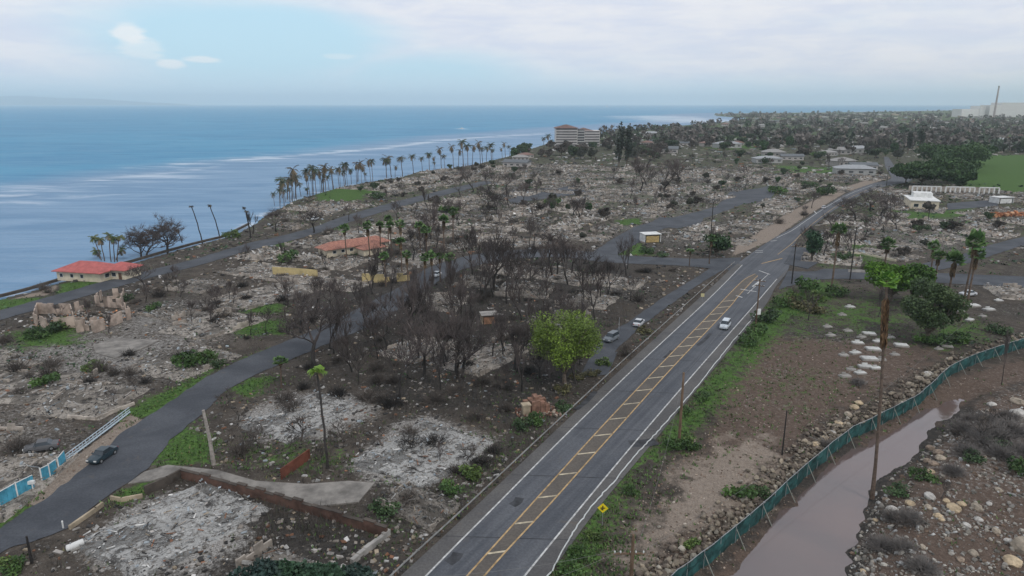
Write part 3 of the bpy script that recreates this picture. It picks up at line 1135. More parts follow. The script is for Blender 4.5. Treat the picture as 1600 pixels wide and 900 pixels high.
# ------------------------------------------------------------------ haze
def hz_box():
    mb = MB().box((3000, 9000, (-5 + 340) / 2), (60000, 48000, 345))
    m = bpy.data.materials.new('haze_air')
    m.use_nodes = True
    t = NT(m.node_tree)
    t.n.clear()
    o = t.new('ShaderNodeOutputMaterial')
    v = t.new('ShaderNodeVolumePrincipled')
    v.inputs['Color'].default_value = (0.86, 0.97, 1.0, 1)
    v.inputs['Density'].default_value = HAZE
    v.inputs['Anisotropy'].default_value = 0.2
    t.l.new(v.outputs[0], o.inputs['Volume'])
    tag(mb.build('haze', m), kind='stuff')


HAZE = 0.000085
hz_box()


# ------------------------------------------------------------------ trees
def norm(v):
    return v / (np.linalg.norm(v) + 1e-9)


def bare_tree(seed, h=10.0, spread=0.8, limbs=4, trunk_r=0.28, fork=0.3, depth=4, mat=None, name='burned_tree', up=0.35, twig=0.035, dens_=1.0, multi=1):
    rng = np.random.default_rng(seed)
    tr, cr = MB(), MB()

    def seg(p, d, r, L, lvl):
        npt = 4 if lvl < 3 else 3
        pts = [p]
        dd = d.copy()
        for _ in range(npt - 1):
            dd = norm(dd + rng.normal(0, 0.16, 3) + np.array([0, 0, 0.05]))
            pts.append(pts[-1] + dd * L / (npt - 1))
        rad = np.linspace(r, r * 0.55, npt)
        (tr if lvl == 0 else cr).tube(pts, rad, 7 if lvl == 0 else (5 if lvl < 2 else 3))
        if lvl >= depth:
            for _ in range(3):
                q0 = pts[int(rng.integers(0, npt))]
                q1 = q0 + norm(dd + rng.normal(0, .55, 3)) * L * rng.uniform(.35, .8)
                cr.tube([q0, q1], [r * .30, r * .14], 3)
            return
        nch = limbs if lvl == 0 else int(rng.integers(3, 5))
        if lvl >= depth - 1:
            nch = int(round(4 * dens_))
        for k in range(nch):
            tpos = rng.uniform(0.55 if lvl else (1 - fork), 1.0)
            q = np.array(pts)
            idx = tpos * (npt - 1)
            i0 = min(int(idx), npt - 2)
            pp = q[i0] + (q[i0 + 1] - q[i0]) * (idx - i0)
            a = rng.uniform(0, 2 * math.pi) if lvl else (k + rng.uniform(-.3, .3)) * 2 * math.pi / limbs
            side = np.array([math.cos(a), math.sin(a), 0.0])
            nd = norm(dd * (1 - spread * 0.5) + side * spread * rng.uniform(0.7, 1.2) + np.array([0, 0, up * rng.uniform(.2, 1.4)]))
            seg(pp, nd, max(rad[-1] * rng.uniform(0.6, 0.85), twig if lvl >= depth - 1 else twig * 1.5), L * rng.uniform(0.62, 0.85), lvl + 1)
    for q in range(multi):
        a = rng.uniform(0, 6.28)
        off = np.array([math.cos(a), math.sin(a), 0]) * (0.5 if multi > 1 else 0)
        seg(np.array([0, 0, -0.3]) + off, norm(np.array([0, 0, 1.0]) + off * 0.7 + rng.normal(0, 0.05, 3)), trunk_r, h * 0.36, 0)
    # scale to the wanted height
    top = max(v[:, 2].max() for v in cr.v)
    k = h / top
    for m_ in (tr, cr):
        m_.v = [v * [k, k, k] for v in m_.v]
    root = empty(name)
    tr.build('trunk', mat or M_burnt, root)
    cr.build('branches', mat or M_twig, root)
    return note(root)


LEAF_N = 0


def leaf_cloud(mb, rng, lobes, n, size, colA, colB, flat=0.0, shell=0.5):
    vol = np.array([l[3] * l[4] * l[5] for l in lobes]) ** (2 / 3)
    i = rng.choice(len(lobes), n, p=vol / vol.sum())
    L = np.array(lobes)[i]
    d = rng.normal(0, 1, (n, 3))
    d /= np.linalg.norm(d, axis=1)[:, None]
    rad = 1 - shell * rng.random(n) ** 1.6
    rad *= 1 + rng.normal(0, 0.07, n)
    cen = L[:, :3] + d * L[:, 3:6] * rad[:, None]
    tone = rng.random(len(lobes))[i] * 0.5 + rng.random(n) * 0.5
    col = np.array(colA)[None] * (1 - tone[:, None]) + np.array(colB)[None] * tone[:, None]
    sz = size * rng.uniform(0.6, 1.4, (n, 1)) * np.array([[1, 1, 1]])
    many_cards(mb, cen, sz, rand_rots(n, 0.9, rng), col)


def crown_lobes(rng, c, rx, ry, rz, n, k=0.45):
    out = []
    for _ in range(n):
        d = rng.normal(0, 1, 3)
        d /= np.linalg.norm(d)
        d[2] = d[2] * 0.8 + 0.1
        f = rng.uniform(0.45, 0.92)
        s = k * rng.uniform(0.7, 1.25)
        out.append([c[0] + d[0] * rx * f, c[1] + d[1] * ry * f, c[2] + d[2] * rz * f, rx * s, ry * s, rz * s * 0.9])
    return out


def leafy_tree(seed, h, wdt, colA, colB, n=2500, size=0.5, lobes=14, lobek=.42, name='leafy_tree', crown_frac=0.7, trunk_r=0.3, flat=1.0):
    rng = np.random.default_rng(seed)
    root = empty(name)
    tr = MB()
    cz = h * (1 - crown_frac / 2)
    rz = h * crown_frac / 2
    L = crown_lobes(rng, (0, 0, cz), wdt / 2, wdt / 2, rz, lobes, lobek if lobes < 25 else lobek * .75)
    base = h * (1 - crown_frac) * 1.05
    tr.tube([[0, 0, -.3], [rng.normal(0, .1), 0, base * .5], [rng.normal(0, .15), rng.normal(0, .15), base]], [trunk_r * 1.3, trunk_r, trunk_r * .85], 8)
    for l in L:
        a = np.array([0, 0, base * rng.uniform(.7, 1)])
        e = np.array(l[:3])
        tr.tube([a, a * .5 + e * .5 + rng.normal(0, .3, 3), e], [trunk_r * .5, trunk_r * .3, trunk_r * .12], 5)
    tr.build('trunk', M_bark, root)
    cr = MB()
    leaf_cloud(cr, rng, L, n, size, colA, colB)
    cr.build('crown', M_leaf, root)
    return note(root)


def frond(mb, rng, base, az, L, elev, droop, wid, col, n=7, leaflets=9):
    pts = [np.array(base, float)]
    d_el = elev
    for k in range(n - 1):
        d = np.array([math.cos(az) * math.cos(d_el), math.sin(az) * math.cos(d_el), math.sin(d_el)])
        pts.append(pts[-1] + d * L / (n - 1))
        d_el -= droop / (n - 1)
    pts = np.array(pts)
    mb.tube(pts, np.linspace(0.05, 0.02, n), 3, np.array(col) * 0.8)
    side = np.array([-math.sin(az), math.cos(az), 0])
    V, Fc = [], []
    for k in range(leaflets):
        t_ = 0.12 + 0.86 * k / (leaflets - 1)
        i = t_ * (n - 1)
        i0 = min(int(i), n - 2)
        p = pts[i0] + (pts[i0 + 1] - pts[i0]) * (i - i0)
        fw = norm(pts[i0 + 1] - pts[i0])
        ww = wid * math.sin(math.pi * (0.12 + 0.8 * t_)) ** 0.6
        for s_ in (1, -1):
            tip = p + side * s_ * ww * rng.uniform(.8, 1.1) + fw * ww * 0.5 - np.array([0, 0, ww * rng.uniform(0.25, 0.7)])
            b = len(V)
            V += [p - fw * 0.13, p + fw * 0.13, tip]
            Fc.append([b, b + 1, b + 2])
    mb.add(V, Fc, col)


def palm_crown(mb, rng, top, n=16, L=2.6, cols=((0.05, 0.085, 0.03), (0.10, 0.12, 0.045)), wid=0.8, wind=None, low=-0.5):
    for k in range(n):
        az = 2 * math.pi * (k + rng.uniform(-.3, .3)) / n * 1.0 + (k % 3)
        el = rng.uniform(low, 1.2)
        if wind is not None and math.cos(az - wind) < -0.2:
            el += 0.3
        c = np.array(cols[0]) * (1 - (tt := rng.random())) + np.array(cols[1]) * tt
        if el < -0.15:
            c = np.array([0.15, 0.115, 0.07])
        frond(mb, rng, top, az, L * rng.uniform(.8, 1.1), el, rng.uniform(0.9, 1.5), wid, c)


def coconut_palm(seed, h, lean=(0, 0), n=14, L=2.6, r=0.16, crown=True, cols=((0.05, 0.08, 0.03), (0.11, 0.115, 0.05)), mat=None, name='coconut_palm', low=-0.5):
    rng = np.random.default_rng(seed)
    root = empty(name)
    N = 8
    t_ = np.linspace(0, 1, N)
    pts = np.stack([lean[0] * t_ ** 1.6, lean[1] * t_ ** 1.6, -0.3 + (h + 0.3) * t_], -1)
    pts[1:-1, :2] += rng.normal(0, 0.06, (N - 2, 2))
    MB().tube(pts, np.concatenate([[r * 1.6], np.linspace(r * 1.1, r * .8, N - 1)]), 7).build('trunk', mat or M_palmtrunk, root)
    if crown:
        c = MB()
        palm_crown(c, rng, pts[-1], n, L, cols, low=low)
        c.build('crown', M_leaf, root)
    return note(root)


def fan_palm(seed, h, n=34, L=1.25, r=0.2, skirt=2.0, cols=((0.045, 0.10, 0.028), (0.10, 0.17, 0.05)), lean=(0, 0), name='fan_palm', burnt=False):
    rng = np.random.default_rng(seed)
    root = empty(name)
    N = 7
    t_ = np.linspace(0, 1, N)
    pts = np.stack([lean[0] * t_ ** 1.3, lean[1] * t_ ** 1.3, -0.3 + (h + 0.3) * t_], -1)
    MB().tube(pts, np.concatenate([[r * 1.5], np.linspace(r * 1.05, r * .75, N - 1)]), 7).build('trunk', M_burnt if burnt else M_palmtrunk, root)
    top = pts[-1]
    c = MB()
    for k in range(n):
        az = rng.uniform(0, 2 * math.pi)
        el = math.asin(rng.uniform(-0.45, 1))
        d = np.array([math.cos(az) * math.cos(el), math.sin(az) * math.cos(el), math.sin(el)])
        st_ = top + d * L * rng.uniform(.55, .8)
        side = norm(np.cross(d, [0, 0, 1]) + 1e-4)
        upv = np.cross(side, d)
        tt = rng.random()
        col = np.array(cols[0]) * (1 - tt) + np.array(cols[1]) * tt
        c.tube([top, st_], [0.03, 0.02], 3, col * .8)
        V = [st_]
        m_ = 7
        for q in range(m_):
            a = (q / (m_ - 1) - .5) * 3.6
            rr_ = L * 0.62 * (1.0 if q % 2 else 0.72) * rng.uniform(.85, 1.1)
            V.append(st_ + (d * math.cos(a) + side * math.sin(a)) * rr_ - upv * rng.uniform(0, .12) - np.array([0, 0, abs(math.sin(a)) * rr_ * .3]))
        c.add(V, [[0, q + 1, q + 2] for q in range(m_ - 1)], col)
    c.build('crown', M_leaf, root)
    if skirt > 0:
        s_ = MB()
        m_ = int(26 * skirt)
        z = top[2] - rng.random(m_) * skirt
        for q in range(m_):
            az = rng.uniform(0, 2 * math.pi)
            o_ = np.array([math.cos(az), math.sin(az), 0])
            b0 = np.array([top[0], top[1], z[q]])
            V = [b0 + o_ * .1, b0 + o_ * .45 + np.array([-o_[1], o_[0], 0]) * .22 - [0, 0, .5], b0 + o_ * .38 - [0, 0, .95], b0 + o_ * .45 - np.array([-o_[1], o_[0], 0]) * .22 - [0, 0, .5]]
            k_ = rng.uniform(.6, 1.2)
            s_.add(V, [[0, 1, 2, 3]], np.array([0.17, 0.115, 0.065]) * k_)
        s_.build('dead_frond_skirt', M_leaf, root)
    return note(root)


def shrub(seed, rx, rz, colA, colB, n=420, size=0.24, name='shrub'):
    rng = np.random.default_rng(seed)
    L = crown_lobes(rng, (0, 0, rz * .5), rx, rx, rz * .7, 7, .5)
    mb = MB()
    leaf_cloud(mb, rng, L, n, size, colA, colB, shell=.6)
    mb.v = [v * [1, 1, 1] for v in mb.v]
    for _ in range(6):
        a = rng.uniform(0, 6.28)
        mb.tube([[0, 0, -.2], [math.cos(a) * rx * .5, math.sin(a) * rx * .5, rz * .8]], [.05, .02], 3, (.08, .06, .045))
    o = mb.build(name, M_leaf)
    CHILD[o.name] = []
    return o


def dry_shrub(seed, r=1.6, h=1.8, n=60, name='burned_shrub', mat=None):
    rng = np.random.default_rng(seed)
    mb = MB()
    for _ in range(n):
        a = rng.uniform(0, 6.28)
        e = rng.uniform(.3, 1.3)
        d = np.array([math.cos(a) * math.cos(e) * r, math.sin(a) * math.cos(e) * r, math.sin(e) * h])
        p0 = np.array([rng.normal(0, .25), rng.normal(0, .25), -.15])
        p1 = p0 + d * .5 + rng.normal(0, .12, 3)
        mb.tube([p0, p1, p0 + d * rng.uniform(.7, 1.1) + rng.normal(0, .15, 3)], [.035, .025, .012], 3)
        for _k in range(2):
            q = p1 + rng.normal(0, .35, 3) + d * .3
            mb.tube([p1, q], [.02, .01], 3)
    o = mb.build(name, mat or M_ashwood)
    CHILD[o.name] = []
    return o


BT = [bare_tree(100 + i, h=1.0 * hh, spread=sp, limbs=li, trunk_r=tr_, depth=4, dens_=de, up=up_, fork=fk) for i, (hh, sp, li, tr_, de, up_, fk) in enumerate([
    (10, .62, 4, .22, .9, .5, .35), (11, .42, 4, .24, .85, .9, .5), (9, .8, 5, .26, 1.0, .3, .3), (12, .48, 5, .26, 1.0, .8, .5), (8, .7, 4, .18, .8, .4, .4), (10, .32, 3, .2, .8, 1.1, .6)])]
BTS = [bare_tree(120 + i, h=5, spread=.8, limbs=4, trunk_r=.14, depth=3, dens_=1.3, twig=.03, mat=M_ashwood, name='burned_sapling') for i in range(3)]
BH = [10, 11, 9, 12, 8, 10]

LAB_BT = ['bare spreading burned tree', 'bare upright burned tree', 'bare wide-crowned burned tree', 'bare tall many-limbed burned tree', 'bare small-crowned burned tree', 'bare narrow burned tree']


def burned(px, top_y, kind=None, wide=1.0, look=None):
    """burned tree whose base and top rows in the photo are given"""
    b_ = G(*px)
    h = (px[1] - top_y) / (px[1] - 162.0) * H
    i = random.randrange(6) if kind is None else kind
    s = h / BH[i]
    wide *= .82 if px[1] > 400 and wide < 1.1 else 1
    o = place(BT[i], (b_[0], b_[1], gz(b_[0], b_[1])), random.uniform(0, 6.28), (s * wide, s * wide, s))
    later(o, ('tall ' if h > 13 else 'low ' if h < 7.5 else '') + (look or LAB_BT[i]), 'burned tree', 'burned bare trees', FARBT)
    return o


FARBT = 'charred bare tree standing among the distant ruins of the burned town'
MAIN_TREES = [((493, 572), 452, 2, 1.15), ((545, 562), 470, 1, .9), ((572, 508), 420, 3, .9), ((662, 508), 405, 1, .9), ((705, 462), 385, 3, 1), ((755, 470), 335, 3, 1.0), ((772, 452), 355, 2, 1.0),
              ((792, 474), 366, 3, .9), ((625, 622), 500, 4, 1.0), ((688, 608), 505, 1, .9), ((855, 465), 385, 1, 1), ((912, 470), 395, 1, .9), ((738, 430), 345, 0, 1), ((720, 490), 400, 1, .8),
              ((690, 440), 372, 0, 1), ((645, 520), 430, 5, 1), ((610, 470), 398, 1, 1), ((580, 460), 400, 5, 1), ((530, 500), 420, 0, 1), ((515, 545), 450, 3, 1), ((470, 520), 440, 0, 1.1), ((830, 440), 370, 0, 1), ((870, 430), 365, 2, 1),
              ((880, 520), 430, 1, 1), ((930, 500), 425, 0, 1), ((950, 460), 400, 0, .9), ((985, 470), 420, 4, 1), ((815, 500), 420, 3, .9), ((840, 530), 450, 3, 1), ((905, 570), 480, 1, .9), ((900, 600), 505, 3, .9),
              ((860, 610), 530, 1, .8), ((815, 610), 520, 5, .8), ((770, 560), 480, 4, 1), ((735, 545), 470, 0, .9), ((700, 560), 490, 4, .9), ((660, 570), 500, 5, .9), ((590, 560), 480, 0, .9), ((560, 600), 520, 4, .9),
              ((540, 530), 440, 1, .9), ((450, 480), 420, 4, 1), ((432, 362), 320, 2, 1.1), ((490, 364), 318, 2, 1.1), ((395, 365), 325, 5, 1), ((545, 345), 312, 4, 1), ((560, 365), 330, 0, 1), ((620, 345), 310, 0, 1),
              ((740, 300), 250, 3, 1.2), ((760, 305), 262, 0, 1.2), ((720, 308), 270, 0, 1.2), ((790, 300), 262, 2, 1), ((820, 320), 280, 0, 1), ((765, 330), 285, 0, 1.1), ((1010, 290), 235, 3, 1.1), ((1035, 300), 240, 3, 1.3), ((1060, 285), 240, 2, 1.2),
              ((1012, 262), 225, 2, 1.4), ((1000, 300), 250, 0, 1.2), ((1358, 330), 292, 2, 1.4), ((1335, 345), 300, 2, 1.3), ((1375, 340), 300, 2, 1.4), ((1392, 335), 300, 0, 1.2), ((1350, 372), 330, 0, 1.2), ((1300, 385), 345, 0, 1), ((1330, 400), 352, 3, 1), ((1400, 360), 325, 2, 1),
              ((1287, 400), 352, 0, 1), ((1256, 340), 318, 0, 1), ((178, 630), 598, 4, 1), ((212, 612), 575, 4, 1), ((170, 520), 485, 5, 1), ((225, 450), 405, 2, 1.1), ((275, 445), 408, 0, 1), ((262, 455), 418, 4, 1), ((90, 500), 470, 0, 1),
              ((1263, 500), 445, 4, 1), ((1565, 600), 500, 5, .35), ((1372, 495), 440, 5, .6), ((300, 505), 462, 0, 1), ((330, 500), 455, 4, 1), ((340, 480), 440, 0, 1.1), ((360, 470), 432, 0, 1), ((500, 480), 425, 0, 1), ((1108, 402), 345, 5, .8)]
for (px, ty, k, wd) in MAIN_TREES:
    burned(px, ty, k, wd)

# two old spreading trees on the shore
for (px, ty, wd, lab, sd) in (((222, 396), 328, 1.0, 'wide spreading bare tree with many limbs right of the seaside palms', 31), ((262, 390), 317, .8, 'tall bare tree with dark lacy crown leaning over the sea', 35)):
    b_ = G(*px)
    h = (px[1] - ty) / (px[1] - 162.0) * H
    t_ = bare_tree(sd, h=h, spread=1.0, limbs=6, trunk_r=.40, depth=4, dens_=1.5, up=.12, fork=.5, name='spreading_tree', twig=.05, multi=2)
    place(t_, (b_[0], b_[1], gz(b_[0], b_[1])), 0.4, (wd * .8, wd * .8, 1))
    tag(t_, lab, 'burned tree', 'burned bare trees')

# fan palms with green heads: (crown px), (base px)
FP = [((541, 357), (542, 407)), ((576, 353), (578, 402)), ((594, 352), (595, 396)), ((606, 342), (607, 385)), ((626, 350), (628, 398)), ((630, 378), (628, 425)), ((599, 400), (603, 447)),
      ((665, 358), (667, 408)), ((692, 344), (694, 398)), ((705, 330), (708, 380)), ((640, 398), (638, 445)), ((613, 352), (612, 398)), ((656, 352), (657, 395)), ((670, 398), (676, 445)), ((682, 400), (688, 440)), ((700, 402), (704, 455)), ((658, 402), (664, 450)),
      ((1299, 361), (1299, 452)), ((1375, 381), (1376, 452)), ((1450, 384), (1452, 442)), ((1477, 407), (1474, 505)), ((1507, 377), (1500, 500)), ((1508, 396), (1512, 470)), ((1455, 400), (1458, 460)), ((437, 564), (440, 605)), ((1115, 372), (1108, 412)), ((1078, 392), (1077, 415))]
FPV = [fan_palm(200 + i, 10, lean=(random.uniform(-.5, .5), 0), skirt=sk, L=1.5) for i, sk in enumerate((1.2, 2.6, 1.8))]
for k, (c_, b_) in enumerate(FP):
    base = G(*b_)
    top = at_depth(c_[0], c_[1], base[1])
    i = k % 3
    s = top[2] / 10
    o = place(FPV[i], (base[0], base[1], gz(base[0], base[1])), random.uniform(0, 6.28), (max(.8, min(1.25, s)),) * 2 + (s,))
    later(o, ('tall ' if top[2] > 10 else '') + ('green-topped fan palm', 'long-skirted green fan palm', 'short-skirted green fan palm')[i], 'fan palm', 'fan palms with green heads', 'green-topped fan palm among burned trees')

# coconut palms along the shore
CPX = [((421, 293), (429, 318)), ((448, 266), (441, 306)), ((454, 268), (448, 308)), ((460, 258), (456, 310)), ((465, 268), (462, 306)), ((475, 259), (481, 300)), ((487, 256), (489, 300)), ((489, 264), (494, 302)), ((498, 261), (503, 297)),
       ((507, 255), (505, 297)), ((516, 261), (520, 293)), ((522, 258), (530, 290)), ((535, 249), (540, 286)), ((544, 258), (549, 285)), ((556, 244), (558, 281)), ((568, 249), (571, 279)), ((570, 264), (572, 281)), ((436, 290), (446, 312)), ((454, 289), (452, 312)),
       ((477, 287), (480, 302)), ((502, 275), (503, 297)), ((441, 280), (437, 314)), ((466, 280), (470, 304)), ((511, 270), (514, 294)), ((531, 262), (538, 288)), ((602, 240), (604, 275)), ((610, 238), (612, 274)), ((618, 254), (617, 275)), ((627, 243), (629, 273)), ((645, 243), (646, 270)),
       ((658, 247), (660, 268)), ((670, 240), (671, 267)), ((677, 246), (680, 266)), ((689, 232), (690, 264)), ((694, 241), (695, 263)), ((679, 254), (678, 268)), ((722, 221), (724, 259)), ((730, 227), (731, 259)), ((738, 228), (738, 258)), ((749, 223), (751, 257)), ((752, 232), (754, 256)), ((760, 231), (760, 255)), ((766, 226), (768, 254)),
       ((768, 234), (770, 252)), ((783, 232), (785, 248)), ((788, 224), (790, 246)), ((795, 229), (796, 245)), ((848, 216), (850, 234)), ((856, 212), (857, 236)), ((861, 219), (862, 232)), ((716, 232), (716, 260)), ((708, 228), (709, 262))]
CP_ = [coconut_palm(300 + i, 10, lean=(l, 0), n=n_ + 8, L=2.9, cols=co_, low=-1.1, name='coconut_palm') for i, (l, n_, co_) in enumerate((
    (-.5, 15, ((.035, .06, .04), (.08, .09, .05))), (.6, 12, ((.045, .07, .04), (.13, .11, .06))), (-1.2, 9, ((.06, .06, .045), (.12, .10, .07))), (.2, 17, ((.035, .07, .035), (.08, .10, .04)))))]
LABCP = ('dark-headed coconut palm', 'brown-headed leaning coconut palm', 'thin wind-torn coconut palm', 'dense green coconut palm')
for k, (c_, b_) in enumerate(CPX):
    base = G(*b_)
    top = at_depth(c_[0], c_[1], base[1])
    i = (k * 7 + k // 3) % 4
    s = top[2] / 10
    dx = top[0] - base[0]
    sx = dx / (-.5, .6, -1.2, .2)[i]
    o = place(CP_[i], (base[0], base[1], gz(base[0], base[1])), (math.pi if sx < 0 else 0) + random.uniform(-.7, .7), (max(.75, min(1.6, s)) * random.uniform(.8, 1.15),) * 2 + (s,))
    later(o, ('tall ' if top[2] > 14 else '') + LABCP[i], 'coconut palm', 'coconut palms along the shore', 'coconut palm in the far end of the shore row')

rgC = np.random.default_rng(21)
for k in range(22):
    c_, b_ = CPX[k]
    b2 = (b_[0] + rgC.uniform(-8, 8), b_[1] - rgC.uniform(1, 4) + abs(rgC.normal(0, 2)))
    base = G(*b2)
    if sdist_far(base[None, :2])[0] < 1.5:
        base = G(b2[0] + 4, b2[1] + 4)
    hgt = rgC.uniform(9, 15)
    i = 2 if k % 3 else 0
    s = hgt / 10
    o = place(CP_[i], (base[0], base[1], gz(base[0], base[1])), rgC.uniform(0, 6.28), (s * rgC.uniform(.45, .85),) * 2 + (s,))
    later(o, ('slim ' if k % 2 else 'ragged ') + LABCP[i], 'coconut palm', 'coconut palms along the shore', 'coconut palm in the far end of the shore row')

# palms beside the red-roofed house, each with its own lean
for k, (c_, b_, lab) in enumerate((((142, 345), (160, 401), 'coconut palm leaning furthest left behind the red-roofed house'), ((152, 349), (163, 402), 'second palm from the left behind the red-roofed house'), ((145, 364), (161, 398), 'low palm with brown head behind the red-roofed house'),
                                   ((167, 346), (172, 403), 'middle green palm of the clump behind the red roof'), ((174, 352), (178, 403), 'straight palm right of the middle in the clump behind the red roof'), ((184, 350), (181, 403), 'rightmost palm of the clump behind the red roof'), ((186, 366), (174, 400), 'short dark palm touching the spreading bare tree'))):
    base = G(*b_)
    top = at_depth(c_[0], c_[1], base[1])
    o = coconut_palm(340 + k, top[2] - base[2], lean=(top[0] - base[0], 0), n=16, L=2.1, cols=((.04, .075, .025), (.13, .14, .05)), low=-.9)
    place(o, (base[0], base[1], gz(base[0], base[1])))
    tag(o, lab, 'coconut palm', 'palms behind the red-roofed house')
for k, (c_, b_, lab) in enumerate((((275, 342), (286, 374), 'thin bare palm trunk right of the spreading shore tree'), ((298, 315), (316, 376), 'tall headless palm trunk leaning left over the sea'), ((326, 309), (343, 366), 'slender curved headless palm trunk, rightmost of the shore trunks'),
                                   ((381, 322), (389, 354), 'scorched palm with tiny tuft at the shore bend'), ((385, 330), (392, 372), 'shorter scorched palm with tiny tuft at the shore bend'))):
    base = G(*b_)
    top = at_depth(c_[0], c_[1], base[1])
    o = coconut_palm(360 + k, top[2] - base[2], lean=(top[0] - base[0], 0), n=5, L=.9, r=.2, mat=M_burnt, cols=((.05, .05, .04), (.07, .06, .045)), name='burned_palm')
    place(o, (base[0], base[1], gz(base[0], base[1])))
    tag(o, lab, 'burned palm')

# scorched slender palm with a small yellow green tuft, near the side street
base = G(512, 731)
top = at_depth(495, 578, base[1])
o = coconut_palm(371, top[2], lean=(top[0] - base[0], 0), n=12, L=1.3, r=.16, mat=M_burnt, cols=((.12, .22, .03), (.22, .34, .05)), name='scorched_palm', low=-.8)
place(o, (base[0], base[1], -.1))
tag(o, 'slender scorched palm with small yellow-green tuft above the rust-red panel', 'palm')
# pale stump
b_ = G(334, 725)
mb = MB().tube([[0, 0, -.3], [-.15, 0, 4], [-.55, 0, 8.4]], [.32, .25, .2], 10, cap=True)
o = mb.build('palm_stump', material('pale_trunk', (0.30, 0.27, 0.24), var=.3, scale=2))
o.location = b_
tag(o, 'pale headless palm trunk standing right of the side street', 'palm trunk')

# very tall palm by the canal
base = G(1363, 776, -1.0)
top = at_depth(1386, 438, base[1])
o = fan_palm(381, top[2] - base[2], n=34, L=1.15, r=.21, skirt=0, cols=((.05, .12, .02), (.13, .24, .03)), lean=(top[0] - base[0], 0), name='tall_palm')
kids = [c for c in o.children]
sk = MB()
rng = np.random.default_rng(5)
hh = top[2] - base[2]
for q in range(150):
    u_ = rng.random()
    zz_ = (0.93 - 0.19 * u_ ** 1.3) * hh if q < 190 else (0.62 + .08 * u_) * hh
    lx = (top[0] - base[0]) * (zz_ / hh) ** 1.3
    az = rng.uniform(0, 6.28)
    o_ = np.array([math.cos(az), math.sin(az), 0])
    b0 = np.array([lx, 0, zz_])
    sc_ = 1.0 if q < 190 else .8
    sk.add([b0 + o_ * .15, b0 + sc_ * (o_ * .42 + np.array([-o_[1], o_[0], 0]) * .14) - [0, 0, .6], b0 + o_ * .28 * sc_ - [0, 0, 1.3], b0 + sc_ * (o_ * .36 - np.array([-o_[1], o_[0], 0]) * .3) - [0, 0, .6]], [[0, 1, 2, 3]], np.array([0.22, 0.125, 0.06]) * rng.uniform(.5, 1.2))
sk.build('dead_frond_skirt', M_leaf, o)
place(o, base)
tag(o, 'very tall palm with orange-brown dead skirt rising beside the muddy canal', 'palm')

# big green trees
def big_leafy(px, top_y, width_px, seed, colA, colB, lab, n=9000, size=.42, frac=.72, name='leafy_tree', lobes=20, group=None, tr=.35):
    b_ = G(*px)
    h = (px[1] - top_y) / (px[1] - 162.0) * H
    zd = (H) / (SP - (450 - px[1]) / FPX * CP)
    wd = width_px / FPX * zd
    o = leafy_tree(seed, h, wd, colA, colB, n=n, size=size, crown_frac=frac, lobes=lobes, name=name, trunk_r=tr)
    place(o, (b_[0], b_[1], gz(b_[0], b_[1])))
    return tag(o, lab, 'tree', group)


GA, GB = (.035, .075, .018), (.10, .17, .035)
big_leafy((882, 598), 474, 116, 401, (.060, .085, .026), (.165, .25, .026), 'big bright yellow-green leafy tree between burned trunks near the highway', 19000, .20, .84, lobes=44)
big_leafy((1392, 470), 400, 74, 402, (.05, .12, .012), (.13, .26, .022), 'dense fresh green round tree behind the very tall palm', 9000, .36, .85, lobes=26)
big_leafy((1425, 475), 402, 50, 403, (.035, .085, .015), (.08, .16, .02), 'darker green tree touching the fresh green round tree', 3500, .5, .85)
big_leafy((1448, 532), 432, 95, 404, (.035, .062, .024), (.085, .12, .045), 'large round dull green tree above the white grave slabs', 12000, .33, .86, lobes=30)
big_leafy((1268, 408), 356, 32, 405, (.02, .055, .03), (.05, .10, .045), 'small dark blue-green tree at the right corner of the junction', 1600, .5, .8)
big_leafy((1118, 400), 362, 40, 406, (.02, .05, .02), (.05, .10, .03), 'dark green bushy tree left of the junction beside a burned pole', 1600, .55, .85)
big_leafy((470, 945), 876, 120, 407, (.018, .045, .028), (.045, .095, .045), 'low dark green tree at the bottom edge beside the ash lot', 7000, .32, .95, tr=.15)
big_leafy((392, 945), 880, 90, 408, (.015, .032, .03), (.03, .06, .045), 'low blue-black leafy tree at the bottom edge beside the ash lot', 4500, .32, .95, tr=.15)
big_leafy((560, 925), 885, 60, 409, (.015, .035, .03), (.035, .06, .045), 'low dark leafy bush right of the bottom edge green tree', 2500, .3, .95, tr=.12)
# flat-crowned trees by the playing field
for k, (px, ty, wp, sd) in enumerate((((1440, 291), 252, 80, 411), ((1480, 285), 240, 75, 412), ((1498, 268), 226, 80, 413), ((1462, 262), 222, 70, 414), ((1415, 287), 256, 45, 415), ((1520, 258), 222, 60, 416), ((1498, 297), 262, 50, 417))):
    big_leafy(px, ty, wp, sd, (.022, .055, .018), (.055, .105, .03), 'broad dark green shade tree, %s nearest to the green playing field' % ('fifth', 'second', 'third', 'fourth', 'sixth', 'seventh', 'closest')[k] if k not in (1, 6) else
              ('broad dark green shade tree touching the left end of the green playing field' if k == 1 else 'lower dark green shade tree just below the left corner of the playing field'), 3600, 1.1, .78, 'shade_tree', 16, 'shade trees beside the playing field')
# distant cypresses
CYP = []
for k, (px, ty) in enumerate((((967, 262), 190), ((979, 262), 194), ((1418, 240), 203), ((1437, 238), 196))):
    b_ = G(*px)
    h = (px[1] - ty) / (px[1] - 162.0) * H
    o = leafy_tree(421 + k, h, h * .2, (.025, .035, .028), (.045, .06, .04), n=900, size=1.1, crown_frac=.93, lobes=12, name='column_tree', trunk_r=.5)
    place(o, b_)
    tag(o, ('tallest dark column-shaped tree beyond the burned blocks, left of its twin', 'slightly shorter dark column-shaped tree, right one of the pair near the hotel', 'dark column-shaped tree beside the playing field trees, left one', 'dark column-shaped tree beside the playing field trees, taller right one')[k], 'cypress')

